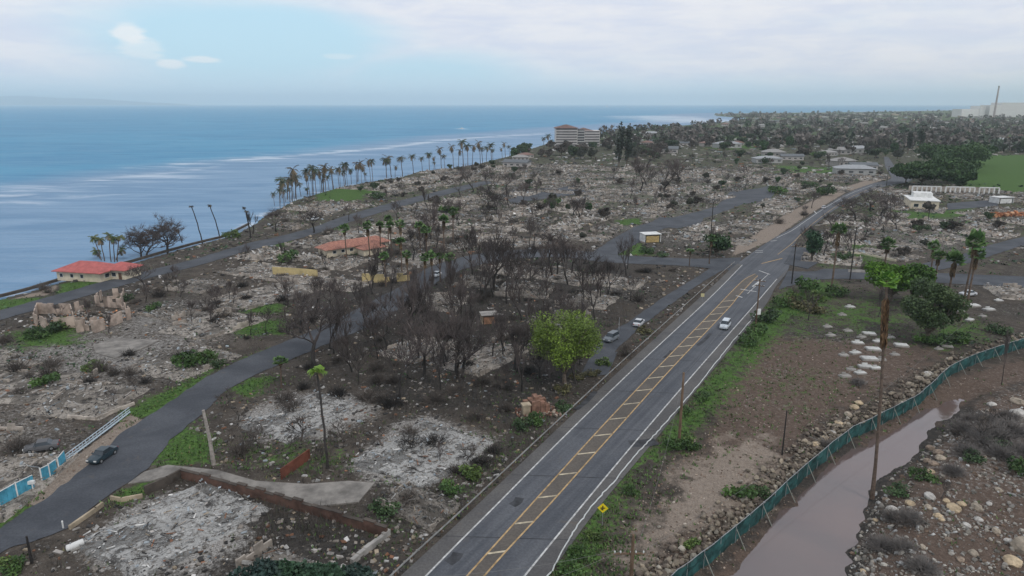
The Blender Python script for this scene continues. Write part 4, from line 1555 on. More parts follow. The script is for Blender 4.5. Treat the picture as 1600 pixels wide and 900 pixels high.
# green shrubs and weeds clumps
SHV = [shrub(500 + i, 1.6, 1.8, a, b2, name='shrub') for i, (a, b2) in enumerate((((.03, .07, .02), (.08, .145, .035)), ((.04, .08, .02), (.12, .17, .04)), ((.025, .055, .022), (.06, .10, .035)), ((.06, .06, .03), (.13, .12, .05))))]
LSH = ('bright green shrub', 'yellow-green shrub', 'dark green shrub', 'brownish green shrub')
SH = [((290, 572), 1.6, 0), ((312, 568), 1.8, 0), ((328, 562), 1.2, 1), ((75, 522), 1.6, 2), ((55, 528), 1.5, 0), ((105, 512), 1.8, 1), ((365, 370), 2, 1), ((450, 408), 2.2, 0), ((620, 378), 1.4, 2), ((75, 602), 1.5, 0), ((150, 578), 1.3, 1), ((737, 742), 1.1, 1),
      ((702, 768), 1, 0), ((600, 800), 1.1, 2), ((1150, 535), 1.5, 0), ((1165, 520), 1.6, 0), ((1196, 500), 1.8, 2), ((1262, 458), 2.6, 0), ((1305, 462), 2.0, 0), ((1275, 470), 1.8, 1), ((1245, 480), 1.8, 3), ((1268, 488), 1.6, 3), ((1455, 538), 1.6, 0), ((1478, 536), 1.6, 2), ((1500, 533), 1.5, 0), ((1560, 520), 1.5, 2),
      ((1075, 698), 1.0, 1), ((1052, 700), .9, 0), ((1078, 702), 1.1, 0), ((1160, 776), 1.2, 0), ((1185, 766), .9, 2), ((1075, 850), .8, 1), ((880, 640), 1, 2), ((836, 660), 1, 0), ((815, 668), 1.1, 2), ((902, 590), 1, 3), ((925, 585), 1, 3), ((945, 570), 1.1, 1), ((950, 563), 1.2, 3), ((970, 540), 1.2, 3), ((1005, 520), 1.2, 3), ((880, 612), 1.1, 3),
      ((10, 885), .9, 1), ((22, 890), .8, 0), ((1185, 300), 3, 0), ((1195, 255), 3.5, 2), ((1290, 305), 3.4, 2), ((1262, 292), 3, 2), ((865, 320), 2.6, 0), ((705, 332), 2.6, 0), ((1000, 378), 1.6, 0), ((1440, 360), 2, 2), ((1190, 250), 3.5, 0), ((1360, 240), 4, 2), ((1355, 235), 4, 2), ((1280, 245), 4, 0),
      ((640, 322), 2.5, 0), ((590, 310), 2.4, 2), ((1310, 430), 2, 0), ((1320, 405), 2, 2), ((1235, 470), 1.6, 1), ((1220, 478), 1.5, 0), ((365, 580), 1, 2), ((1010, 395), 1.4, 2), ((980, 392), 1.4, 1), ((1035, 400), 1.3, 2), ((195, 470), 1.3, 2), ((240, 485), 1.3, 0), ((1040, 640), .8, 0), ((1090, 620), .9, 0), ((1115, 590), .9, 1), ((985, 770), .7, 0), ((905, 870), .8, 0), ((925, 840), .7, 1), ((890, 890), .8, 0), ((1560, 700), 1.2, 2), ((1520, 720), 1.1, 2), ((1440, 745), 1.0, 0), ((1405, 765), 1.0, 2), ((1590, 740), 1.2, 0)]
for (px, s, i) in SH:
    p = G(*px)
    for _ in range(12):
        if road_d(p[None, :2])[0] < -s * 1.3:
            break
        p = p + (np.array([.7, -.4, 0]) if px[0] > 1130 or px[1] > 610 and px[0] > 900 else np.array([-.7, .4, 0]))
    if road_d(p[None, :2])[0] > -s:
        continue
    o = place(SHV[i], (p[0], p[1], gz(p[0], p[1]) - .1), random.uniform(0, 6.28), (s * random.uniform(.85, 1.15), s * random.uniform(.85, 1.15), s * random.uniform(.7, 1)))
    later(o, ('large ' if s > 2 else '') + LSH[i], 'shrub', 'green shrubs', 'green shrub among far ruins')

# ------------------------------------------------------------------ burned house ruins
PAL = [(.36, .35, .335), (.29, .27, .25), (.21, .185, .16), (.10, .09, .08), (.045, .042, .040), (.22, .11, .065), (.25, .28, .30), (.46, .45, .43), (.27, .22, .16)]
PW = [2.5, 4, 4, 2.6, 1.8, .4, .8, .6, .8]


def ruin(seed, lx, ly, n, smin, smax, walls=3, sheet=1.0, pw=PW, light=1.0, ashc=(.36, .325, .285), name='house_ruin'):
    rng = np.random.default_rng(seed)
    root = empty(name)
    # ash bed with an uneven rim
    nx, ny = 26, 26
    u_, v_ = np.meshgrid(np.linspace(-1, 1, nx), np.linspace(-1, 1, ny), indexing='ij')
    Pq = np.stack([u_.ravel() * lx / 2, v_.ravel() * ly / 2], -1)
    edge = np.maximum(np.abs(u_), np.abs(v_)).ravel()
    hgt = 0.28 * np.clip((1 - edge) * 5, 0, 1) + fnoise(Pq + seed * 31, 3.2, seed, 4) * .30 * np.clip((1 - edge) * 3, 0, 1)
    hgt = np.where(edge > .98, -.25, np.maximum(hgt, -.02))
    Pq = Pq + np.stack([fnoise(Pq + 77, 3, seed + 5), fnoise(Pq + 99, 3, seed + 8)], -1) * .9
    i = np.arange(nx - 1)[:, None] * ny + np.arange(ny - 1)[None, :]
    f = np.stack([i, i + ny, i + ny + 1, i + 1], -1).reshape(-1, 4)
    tone = 1 + .28 * fnoise(Pq + 13, 2.2, seed + 3)[f].mean(1)
    dark = (fnoise(Pq + 513, 4.5, seed + 7)[f].mean(1) > .22)[:, None]
    c = np.array(ashc)[None] * tone[:, None] * light
    c = np.where(dark, c * .5, c)
    MB().add(np.column_stack([Pq, hgt]), f, c).build('ash_bed', M_ash, root, smooth=True)
    mb = MB()
    s = smin * (smax / smin) ** rng.random(n)
    cen = np.stack([rng.uniform(-.5, .5, n) * lx * .98, rng.uniform(-.5, .5, n) * ly * .98], -1)
    # rubble gathers in rows and heaps
    k = fnoise(cen + seed * 17, 3.0, seed + 2) + rng.normal(0, .35, n) > -.15
    cen, s = cen[k], s[k]
    n = len(s)
    col = pick(rng, n, PAL, pw, .2) * light
    size = np.stack([s * rng.uniform(.8, 2.2, n), s * rng.uniform(.5, 1.1, n), s * rng.uniform(.12, .7, n)], -1)
    z = .15 + rng.random(n) ** 2 * .55
    many_boxes(mb, np.column_stack([cen, z]), size, rand_rots(n, .28, rng), col, rng=rng)
    # long thin members: pipes, rafters, bent sheets
    n2 = n // 14
    cen = np.column_stack([rng.uniform(-.45, .45, n2) * lx, rng.uniform(-.45, .45, n2) * ly, rng.uniform(.3, .9, n2)])
    many_boxes(mb, cen, np.stack([rng.uniform(1.2, 3.5, n2) * sheet, rng.uniform(.05, .14, n2), rng.uniform(.05, .12, n2)], -1), rand_rots(n2, .2, rng), pick(rng, n2, PAL, [1, 2, 2, 4, 4, 1, 1, 1, 1], .2), rng=rng)
    n3 = n // 12
    cen = np.column_stack([rng.uniform(-.45, .45, n3) * lx, rng.uniform(-.45, .45, n3) * ly, rng.uniform(.25, .8, n3)])
    many_cards(mb, cen, np.stack([rng.uniform(.8, 2.2, n3), rng.uniform(.5, 1.2, n3), np.ones(n3)], -1) * sheet, rand_rots(n3, .3, rng), pick(rng, n3, PAL, [4, 2, 1, .5, .5, .6, 3, 4, .5], .12) * light)
    tag(mb.build('debris', M_debris, root), kind='stuff')
    # what is left of the outer walls, and a partition or two
    sides = [((-lx, -ly), (lx, -ly)), ((lx, -ly), (lx, ly)), ((lx, ly), (-lx, ly)), ((-lx, ly), (-lx, -ly))]
    for _ in range(max(0, walls - 2)):
        tq = rng.uniform(-.5, .5)
        sides.append(((lx * tq, -ly), (lx * tq, ly)) if rng.random() < .5 else ((-lx, ly * tq), (lx, ly * tq)))
    for (ax, ay), (bx_, by) in (sides if walls else []):
        ax, ay, bx_, by = [q * .46 for q in (ax, ay, bx_, by)]
        L = math.hypot(bx_ - ax, by - ay)
        m_ = max(2, int(L / 1.1))
        an = math.atan2(by - ay, bx_ - ax)
        e = 0
        while e < m_:
            run = int(rng.integers(2, 6))
            if rng.random() < .35:
                w_ = MB()
                hb = rng.uniform(.35, 1.5)
                for g_ in range(e, max(e + 1, min(m_, e + run))):
                    hh_ = max(.25, hb * rng.uniform(.6, 1.1))
                    t0 = (g_ + .5) / m_
                    w_.box((ax + (bx_ - ax) * t0, ay + (by - ay) * t0, hh_ / 2 - .05), (L / m_ * 1.0, .22 - .002 * (g_ % 2), hh_ + .1), rz=an)
                w_.build('broken_wall', M_wall, root)
            e += run + int(rng.integers(0, 3))
    return note(root)


NEARV = [ruin(600 + i, lx, ly, 1100, .05, .28, wl, sheet=.5, light=lg, name='house_ruin') for i, (lx, ly, wl, lg) in enumerate(((18, 14, 3, 1.0), (16, 17, 2, .85), (20, 14, 4, .95), (14, 14, 3, .65)))]
MIDV = [ruin(620 + i, lx, ly, 420, .12, .62, wl, light=lg) for i, (lx, ly, wl, lg) in enumerate(((18, 14, 4, 1.1), (15, 17, 3, .85), (20, 14, 5, 1.0), (14, 13, 3, .7), (17, 16, 4, 1.2), (20, 13, 3, .5)))]
LN = ('ash-grey house ruin', 'dull grey house ruin', 'long ash-grey house ruin', 'dark charred house ruin')
LM_ = ('pale rubble-filled house ruin', 'grey brown house ruin', 'long pale house ruin', 'dark small house ruin', 'ash-white house ruin', 'long dark house ruin')
taken = []
# the three big pale lots in front and others one can point at
BIGASH = ruin(650, 17, 15, 1900, .04, .20, 0, sheet=.35, pw=[6, 5, 2, 2.5, 2, .12, 2.5, 1.2, .4], light=.98, ashc=(.40, .395, .38))
for (cx, cy, dx, dy, ang, lab, src_) in (
        (662, 706, 1.0, 1.0, None, 'pale bluish ash field of a burned house beside the highway, largest in front', BIGASH),
        (275, 822, 1.05, .95, None, 'grey ash field inside the low brown walls at the bottom left', BIGASH),
        (475, 650, 1.0, .85, None, 'light ash field left of the slender scorched palm trunk', BIGASH),
        (655, 545, .85, .8, None, 'pale rubble strip between the burned trees and beige block hut', NEARV[0]),
        (760, 560, .9, .7, None, 'pale rubble patch just left of the bright green leafy tree', NEARV[2]),
        (420, 460, 1.3, 1.2, None, 'wide pale ash lot below the yellow garden wall', NEARV[2]),
        (655, 790, .5, .7, None, 'dark blue-grey scrap heap at the end of the driveway slab', NEARV[3])):
    p = G(cx, cy)
    o = place(src_, (p[0], p[1], -.02), -R(34) + R(90) if ang is None else ang, (dx, dy, 1))
    tag(o, lab, 'house ruin', 'burned-out house ruins')
    taken.append((p[0], p[1], 11))
for (x_, y_) in ((143, 425), (130, 497), (560, 395), (765, 500), (1020, 372), (1448, 318), (840, 620), (900, 228), (1500, 292), (480, 765), (200, 540), (460, 730), (425, 700), (882, 598), (300, 715), (850, 308), (1060, 345), (1165, 305), (1525, 320)):
    p = G(x_, y_)
    taken.append((p[0], p[1], 12))
EXCL = [GS(q)[:, :2] for q in (
    [(830, 905), (1190, 420), (1300, 405), (1400, 412), (1480, 445), (1620, 470), (1900, 480), (1900, 1100), (800, 1100)],
    [(1330, 420), (1500, 425), (1500, 560), (1200, 560), (1200, 430)], [(1370, 230), (1900, 230), (1900, 285), (1380, 290)],
    [(500, 300), (600, 292), (560, 315), (490, 320)], [(620, 905), (860, 640), (960, 545), (1110, 430), (1150, 412), (1160, 420), (900, 905)], [(-100, 450), (60, 450), (220, 415), (220, 440), (0, 495), (-100, 510)],
    [(240, 905), (560, 905), (600, 830), (300, 840)])]
ZG = [GS(px)[:, :2] for px, s_, k_ in Z_GRASS if k_ > .7]
hd = math.atan2(*(G(1094, 480) - G(666, 900))[:2])
ux, uy = np.array([math.sin(hd), math.cos(hd)]), np.array([math.cos(hd), -math.sin(hd)])
cands = []
rngL = np.random.default_rng(77)
for i in range(-40, 60):
    for j in range(-40, 50):
        p = ux * (i * 20.5 + rngL.uniform(-2, 2)) + uy * (j * 17 + rngL.uniform(-1.5, 1.5))
        if p[1] > 60 and p[1] < 800 and abs(p[0]) < p[1] * .85 + 20:
            cands.append(p)
cands = np.array(cands)
ok = (sdist_far(cands) > 13) & (road_d(cands) < -7.5)
for ex in EXCL + ZG:
    ok &= sdist(cands, ex) < 2
cands = cands[ok]
tk = np.array(taken)
ok = np.array([np.all(np.hypot(p[0] - tk[:, 0], p[1] - tk[:, 1]) > tk[:, 2] + 3) for p in cands])
cands = cands[ok]
cands = cands[np.argsort(np.linalg.norm(cands, axis=1))]
cands = cands[rngL.random(len(cands)) < .93]
print('lots', len(cands))
alltan = []
for k_, (a, b_) in ROADW.items():
    mid = (a[:, :2][:min(len(a), len(b_))] + b_[:, :2][:min(len(a), len(b_))]) / 2
    tn = np.gradient(mid, axis=0)
    alltan.append(np.column_stack([mid, tn]))
alltan = np.vstack(alltan)
LOTS = []
for p in cands[:292]:
    d = np.hypot(alltan[:, 0] - p[0], alltan[:, 1] - p[1])
    tn = alltan[np.argmin(d)]
    a = math.atan2(tn[3], tn[2]) + rngL.normal(0, .06) + (math.pi / 2 if rngL.random() < .5 else 0) + (math.pi if rngL.random() < .5 else 0)
    r = np.linalg.norm(p)
    if r < 235:
        i = int(rngL.integers(4))
        src_, lk = NEARV[i], LN[i]
        s = rngL.uniform(.85, 1.12)
    else:
        i = int(rngL.integers(6))
        src_, lk = MIDV[i], LM_[i]
        s = rngL.uniform(.85, 1.15)
    o = place(src_, (p[0], p[1], -.02), a, (s, s * rngL.uniform(.85, 1.1), rngL.uniform(.8, 1.3)))
    LOTS.append((p[0], p[1]))
    later(o, lk, 'house ruin', 'burned-out house ruins', 'grey burned-out house ruin in the far rows of destroyed blocks')

# ------------------------------------------------------------------ loose rubble between the lots (nobody could count it)
rng = np.random.default_rng(91)


def polar_rand(n, r0, r1, a=46):
    r = r0 * (r1 / r0) ** rng.random(n)
    t_ = np.radians(rng.uniform(-a, a, n))
    return np.stack([r * np.sin(t_), r * np.cos(t_)], -1), r


def free(P, margin=.5, inland=4):
    k = (sdist_far(P) > inland) & (road_d(P) < -margin)
    k &= sdist(P, CANAL) < -.3
    for q in SLABS:
        k &= sdist(P, q) < -.6
    return k


P, r = polar_rand(64000, 62, 620)
k = free(P)
for z_ in ZG:
    k &= sdist(P, z_) < 0
k &= sdist(P, GS([(1395, 905), (700, 1100), (1160, 412), (1240, 385), (1300, 405), (1900, 420), (1900, 1100)])[:, :2]) < 0
k &= (fnoise(P, 14, 61) + rng.normal(0, .3, len(P)) - .1 * zone(P, Z_DARK)) > -.1
k &= zone(P, Z_TAN) < .3
P, r = P[k], r[k]
n = len(P)
s = .10 * (6.0 ** rng.random(n)) * np.clip(r / 150, .8, 2.2)
mb = MB()
many_boxes(mb, np.column_stack([P, ground_z(P) + s * .15]), np.stack([s * rng.uniform(.8, 2, n), s, s * rng.uniform(.2, .7, n)], -1), rand_rots(n, .25, rng), pick(rng, n, PAL, [1, 2.2, 3, 4, 4, 1.0, .6, .35, 1.6], .25), rng=rng)
tag(mb.build('rubble', M_debris), kind='stuff')

# weeds and grass tufts
P, r = polar_rand(150000, 62, 330)
gm = zone(P, Z_GRASS)
k = free(P, .3) & (rng.random(len(P)) < gm * 1.0 + .02) & (fnoise(P, 5, 71) + rng.normal(0, .3, len(P)) > -.25)
P, r = P[k], r[k]
n = len(P)
base = np.column_stack([P, ground_z(P)])
mb = MB()
V, Cc = [], []
for q in range(4):
    a = rng.uniform(0, 6.28, n)
    hgt = rng.uniform(.12, .45, n)
    wd = rng.uniform(.05, .14, n)
    d = np.stack([np.cos(a), np.sin(a), np.zeros(n)], -1)
    e = np.stack([-np.sin(a), np.cos(a), np.zeros(n)], -1)
    b0 = base + rng.normal(0, .12, (n, 3)) * [1, 1, 0]
    V.append(np.stack([b0 - e * wd[:, None] - [0, 0, .04], b0 + e * wd[:, None] - [0, 0, .04], b0 + d * hgt[:, None] * .7 + np.array([0, 0, 1]) * hgt[:, None]], 1))
    Cc.append(pick(rng, n, [(.06, .12, .03), (.09, .16, .04), (.045, .085, .025), (.14, .13, .06)], [3, 3, 2, 1], .2))
V = np.concatenate(V).reshape(-1, 3)
mb.add(V, np.arange(len(V)).reshape(-1, 3), np.concatenate(Cc))
tag(mb.build('weeds', M_leaf), kind='stuff')

# charred undergrowth between the lots (nobody could count it)
P, r = polar_rand(42000, 75, 760)
k = free(P, 1.0, 8)
dk = zone(P, Z_DARK)
k &= (fnoise(P, 26, 131) * .9 + rng.normal(0, .25, len(P)) + .55 * dk - .55 * zone(P, Z_GRASS) > .28)
k &= sdist(P, GS([(1395, 905), (700, 1100), (1160, 412), (1240, 385), (1300, 405), (1900, 420), (1900, 1100)])[:, :2]) < 0
k &= (zone(P, Z_TAN) < .2) & (zone(P, Z_ASH[:4]) < .3)
P, r = P[k], r[k]
base = np.column_stack([P, ground_z(P)])
V, Cc = [], []
n = len(P)
for q in range(9):
    a = rng.uniform(0, 6.28, n)
    hgt = rng.uniform(.5, 2.0, n) * np.clip(r / 300, .7, 1.3)
    wd = rng.uniform(.015, .04, n) * np.clip(r / 220, 1, 2.2)
    out = rng.uniform(.1, .9, n) * hgt
    d = np.stack([np.cos(a), np.sin(a), np.zeros(n)], -1)
    e = np.stack([-np.sin(a), np.cos(a), np.zeros(n)], -1)
    b0 = base + rng.normal(0, .5, (n, 3)) * [1, 1, 0]
    V.append(np.stack([b0 - e * wd[:, None] - [0, 0, .04], b0 + e * wd[:, None] - [0, 0, .04], b0 + d * out[:, None] + np.array([0, 0, 1]) * hgt[:, None]], 1))
    Cc.append(pick(rng, n, [(.05, .045, .04), (.075, .062, .055), (.10, .085, .075), (.06, .075, .035)], [3, 3, 2, 1], .2))
V = np.concatenate(V).reshape(-1, 3)
mb = MB().add(V, np.arange(len(V)).reshape(-1, 3), np.concatenate(Cc))
tag(mb.build('charred_undergrowth', M_leaf), kind='stuff')
# regrowth: low green plants over the burned blocks
P, r = polar_rand(26000, 120, 900, 40)
k = free(P, 1.0, 8) & (sdist(P, GS([(1505, 243), (1700, 243), (1700, 298), (1500, 285)])[:, :2]) < 0) & (fnoise(P, 22, 231) * .9 + rng.normal(0, .22, len(P)) > .36)
k &= (zone(P, Z_TAN) < .2) & (zone(P, Z_BROWN) < .3)
P, r = P[k], r[k]
n = len(P)
base = np.column_stack([P, ground_z(P) + .15])
m_ = 5
cen = (base[:, None, :] + rng.normal(0, .55, (n, m_, 3)) * [1, 1, .35]).reshape(-1, 3)
szz = (np.clip(r / 260, .6, 2.0)[:, None] * rng.uniform(.35, .8, (n, m_))).reshape(-1, 1) * np.ones(3)
mb = MB()
many_cards(mb, cen, szz, rand_rots(n * m_, .6, rng), pick(rng, n * m_, [(.04, .085, .03), (.06, .12, .04), (.035, .07, .04), (.09, .10, .05)], [3, 2, 3, 1], .2))
tag(mb.build('regrowth_weeds', M_leaf), kind='stuff')

# low burned brush everywhere, as things one can point at
DSV = [dry_shrub(700 + i, 1.6 + .3 * i, 1.5 + .2 * i, 90, mat=(M_burnt, M_ashwood, M_ashwood)[i]) for i in range(3)]
LDS = ('small black twiggy brush', 'grey brown twiggy brush', 'wide grey twiggy brush')
BR_PX = []
rngB = np.random.default_rng(5)
for (x0, y0, x1, y1, n_) in ((440, 430, 830, 640, 60), (630, 640, 860, 905, 26), (820, 380, 1080, 560, 26), (0, 500, 420, 720, 24), (420, 330, 780, 440, 26), (1200, 330, 1420, 420, 20), (60, 440, 420, 500, 16), (560, 250, 900, 330, 22)):
    for _ in range(n_):
        BR_PX.append((rngB.uniform(x0, x1), rngB.uniform(y0, y1)))
Pb = GS(BR_PX)[:, :2]
kk = free(Pb, 1.5, 6)
for p in Pb[kk]:
    i = int(rngB.integers(3))
    s = rngB.uniform(.6, 1.5)
    o = place(DSV[i], (p[0], p[1], gz(*p)), rngB.uniform(0, 6.28), (s, s, s * rngB.uniform(.7, 1.2)))
    later(o, LDS[i], 'burned shrub', 'burned leafless shrubs', 'charred leafless brush among far ruins')

# fill of burned trees
FILL = []
rngT = np.random.default_rng(15)
for (poly, n_, h0, h1) in (([(640, 330), (830, 330), (960, 400), (1010, 440), (900, 500), (940, 560), (860, 600), (700, 590), (540, 580), (470, 540), (480, 460), (640, 430)], 62, 8, 14), ([(470, 560), (500, 470), (560, 430), (660, 410), (760, 400), (760, 440), (660, 500), (560, 560), (500, 600)], 14, 8, 13),
                           ([(520, 330), (860, 245), (1100, 240), (1200, 260), (1150, 330), (900, 380), (620, 400)], 62, 6, 12), ([(60, 500), (420, 400), (520, 420), (420, 540), (300, 560)], 16, 4, 8),
                           ([(1240, 320), (1440, 300), (1430, 400), (1250, 400)], 14, 6, 11), ([(1120, 225), (1420, 225), (1380, 270), (1120, 290)], 12, 7, 13), ([(620, 700), (850, 560), (900, 560), (700, 760)], 5, 3, 6)):
    pp = GS(poly)[:, :2]
    xs = [q[0] for q in poly]
    ys = [q[1] for q in poly]
    c_ = 0
    while c_ < n_:
        p = G(rngT.uniform(min(xs), max(xs)), rngT.uniform(min(ys), max(ys)))[:2]
        if pip(p[None], pp)[0] and road_d(p[None])[0] < -1.5 and sdist_far(p[None])[0] > 6:
            c_ += 1
            FILL.append((p[0], p[1], rngT.uniform(h0, h1)))
for (x_, y_, h_) in FILL:
    i = int(rngT.integers(6))
    s = h_ / BH[i]
    o = place(BT[i], (x_, y_, gz(x_, y_)), rngT.uniform(0, 6.28), (s * rngT.uniform(.6, 1.05), s * rngT.uniform(.6, 1.05), s))
    later(o, ('tall ' if h_ > 11.5 else 'low ' if h_ < 6.5 else '') + LAB_BT[i], 'burned tree', 'burned bare trees', FARBT)
# saplings
for (cx, cy) in [(360, 690), (385, 705), (410, 700), (450, 700), (470, 690), (540, 690), (1240, 470), (600, 700), (500, 720), (730, 720), (720, 600), (780, 620), (350, 640), (372, 655), (1545, 660), (1500, 700), (1530, 690), (1470, 780), (1395, 820)]:
    p = G(cx, cy)
    i = random.randrange(3)
    o = place(BTS[i], (p[0], p[1], gz(p[0], p[1])), random.uniform(0, 6.28), random.uniform(.5, .95))
    later(o, ('slim bare scorched sapling', 'forked bare scorched sapling', 'bushy bare scorched sapling')[i], 'burned tree', 'scorched saplings', 'bare scorched sapling')

# ------------------------------------------------------------------ right bank: stones, boulders
M_stone = M_rock
P, r = polar_rand(110000, 62, 210)
k = (sdist(P, RBANK) > -1.0) & (sdist(P, CANAL) < -.3)
k &= (fnoise(P, 7, 81) + rng.normal(0, .4, len(P))) > -.2
P = P[k]
n = len(P)
s = .07 * 5.0 ** rng.random(n) ** 1.6
mb = MB()
many_rocks(mb, np.column_stack([P, ground_z(P) + s * .2]), np.stack([s * rng.uniform(.8, 1.4, n), s, s * rng.uniform(.5, .9, n)], -1), pick(rng, n, [(.27, .245, .21), (.21, .195, .175), (.13, .12, .105), (.34, .32, .28), (.15, .105, .075), (.33, .33, .32)], [4, 4, 3, 2, 1, 2], .2))
tag(mb.build('rubble', M_stone), kind='stuff')
# stones behind the fence and along the tan track
mb = MB()
fl = FENCE[:, :2]
tn = np.gradient(fl, axis=0)
tn /= np.linalg.norm(tn, axis=1)[:, None]
nn = np.stack([-tn[:, 1], tn[:, 0]], -1)
i = rng.integers(0, len(fl) - 1, 3400)
t_ = rng.random(3400)[:, None]
P = fl[i] * (1 - t_) + fl[i + 1] * t_ + nn[i] * (.7 + np.abs(rng.normal(.6, 1.7, (3400, 1))))
n = len(P)
s = .09 * 5.5 ** rng.random(n) ** 1.7
many_rocks(mb, np.column_stack([P, ground_z(P) + s * .4 + .15]), np.stack([s * rng.uniform(.8, 1.4, n), s, s * rng.uniform(.5, .9, n)], -1), pick(rng, n, [(.25, .21, .16), (.19, .16, .125), (.13, .105, .085), (.33, .30, .25)], [3, 3, 3, 1], .2))
P2, r2 = polar_rand(26000, 62, 150)
k = (np.minimum(1, zone(P2, Z_TAN) + zone(P2, Z_BROWN)) > .5) & (sdist(P2, RBANK) < 0) & free(P2, .5) & (rng.random(len(P2)) < .8)
P2 = P2[k]
n = len(P2)
s = .05 * 4.0 ** rng.random(n) ** 2
many_rocks(mb, np.column_stack([P2, ground_z(P2) + s * .2]), np.stack([s * 1.2, s, s * .6], -1), pick(rng, n, [(.30, .24, .19), (.17, .12, .09), (.38, .33, .28)], [3, 3, 1], .2))
tag(mb.build('gravel', M_stone), kind='stuff')

BV = []
for i in range(4):
    rg = np.random.default_rng(800 + i)
    bm_v, bm_f = ICOV.copy(), ICOF.copy()
    # one subdivision
    vs_, fs_, cache = [tuple(v) for v in bm_v], [], {}

    def mid_(a, b_):
        kk_ = (min(a, b_), max(a, b_))
        if kk_ not in cache:
            q = (np.array(vs_[a]) + np.array(vs_[b_])) / 2
            vs_.append(tuple(q / np.linalg.norm(q)))
            cache[kk_] = len(vs_) - 1
        return cache[kk_]
    for a, b_, c_ in bm_f:
        x, y, z = mid_(a, b_), mid_(b_, c_), mid_(c_, a)
        fs_ += [(a, x, z), (x, b_, y), (z, y, c_), (x, y, z)]
    vv = np.array(vs_)
    vv = vv * (1 + rg.normal(0, .09, (len(vv), 1))) * np.array([1.2, 1.0, .75])
    o = MB().add(vv, fs_, ((.42, .33, .22), (.33, .28, .22), (.42, .40, .37), (.22, .17, .13))[i]).build('boulder', M_rock)
    CHILD[o.name] = []
    BV.append(o)
LB = ('sandy yellow boulder', 'grey tan boulder', 'pale whitish boulder', 'dark brown boulder')
BPX = [(1395, 790, 1.0, 2), (1452, 778, 1.1, 2), (1490, 797, 1.3, 0), (1502, 790, .8, 0), (1525, 796, 1.1, 1), (1422, 787, .9, 0), (1465, 810, .8, 0), (1470, 815, .6, 0), (1450, 795, .7, 1), (1478, 785, .7, 0), (1528, 815, .7, 2), (1550, 630, 1.0, 2), (1590, 650, 2.0, 2), (1545, 700, .6, 2), (1598, 860, 2.2, 1), (1580, 885, 1.4, 0), (1575, 850, .7, 2), (1520, 870, .8, 1),
       (1500, 880, .7, 3), (1455, 690, 1.0, 3), (1467, 700, 1.1, 3), (1470, 712, 1.0, 1), (1450, 712, .9, 3), (1460, 720, 1.0, 3), (1455, 735, .8, 0), (1590, 630, 1.6, 1), (1350, 880, .5, 0), (1400, 850, .5, 1), (1560, 770, .7, 1), (1545, 790, .6, 2), (1510, 825, .7, 2), (1385, 770, .6, 3), (1370, 800, .5, 0), (1555, 835, .8, 1), (1440, 860, .6, 1), (1480, 850, .7, 3),
       (1335, 637, 1.1, 0), (1342, 630, 1.0, 0), (1325, 648, 1.0, 1), (1310, 660, 1.0, 0), (1300, 672, .9, 2), (1290, 680, .9, 0), (1275, 690, .9, 0), (1262, 705, .8, 1), (1450, 585, 1.2, 2), (1437, 592, 1.1, 1), (1420, 600, .9, 1), (1180, 790, .7, 0), (1165, 805, .7, 1), (1150, 812, .7, 0), (1195, 778, .8, 2), (1210, 770, .7, 1), (1130, 828, .7, 3), (1110, 845, .6, 1)]
for (x_, y_, s, i) in BPX:
    p = G(x_, y_)
    o = place(BV[i], (p[0], p[1], gz(p[0], p[1]) + s * .12), random.uniform(0, 6.28), s * .62)
    later(o, ('large ' if s > 1.05 else 'small ' if s < .65 else '') + LB[i], 'boulder', 'boulders on the canal banks', LB[i])
# grey dead shrubs on the right bank
M_grey = material('grey_dead_twigs', (0.17, 0.155, 0.145), var=.3, scale=1)
GS_ = [dry_shrub(830 + i, 2.2, 1.7, 230, name='dead_shrub', mat=M_grey) for i in range(2)]
for (x_, y_, s) in ((1555, 690, 1.7), (1580, 680, 1.5), (1530, 695, 1.3), (1420, 815, 1.0), (1395, 805, .8), (1380, 850, 1.0), (1410, 860, .9), (1440, 895, 1.0), (1590, 710, 1.2), (1565, 715, 1.2), (1510, 710, 1.1), (1490, 740, .9), (1505, 670, 1.2), (1540, 660, 1.1), (1575, 655, 1.0), (1515, 650, .8), (1340, 600, .8), (1290, 690, .8)):
    p = G(x_, y_)
    o = place(GS_[random.randrange(2)], (p[0], p[1], gz(p[0], p[1])), random.uniform(0, 6.28), s)
    later(o, ('wide ' if s > 1.15 else 'small ') + 'grey leafless shrub', 'dead shrub', 'grey dead shrubs', 'grey leafless shrub on the stony bank')

# ------------------------------------------------------------------ green screened fence along the canal
fz = lambda p: gz(p[0], p[1])
fr = empty('screen_fence', G(1375, 656))
fo_ = G(1375, 656)
cum = np.concatenate([[0], np.cumsum(np.linalg.norm(np.diff(fl, axis=0), axis=1))])
Ltot = cum[-1]


def fpos(s_):
    return np.array([np.interp(s_, cum, fl[:, 0]), np.interp(s_, cum, fl[:, 1])])


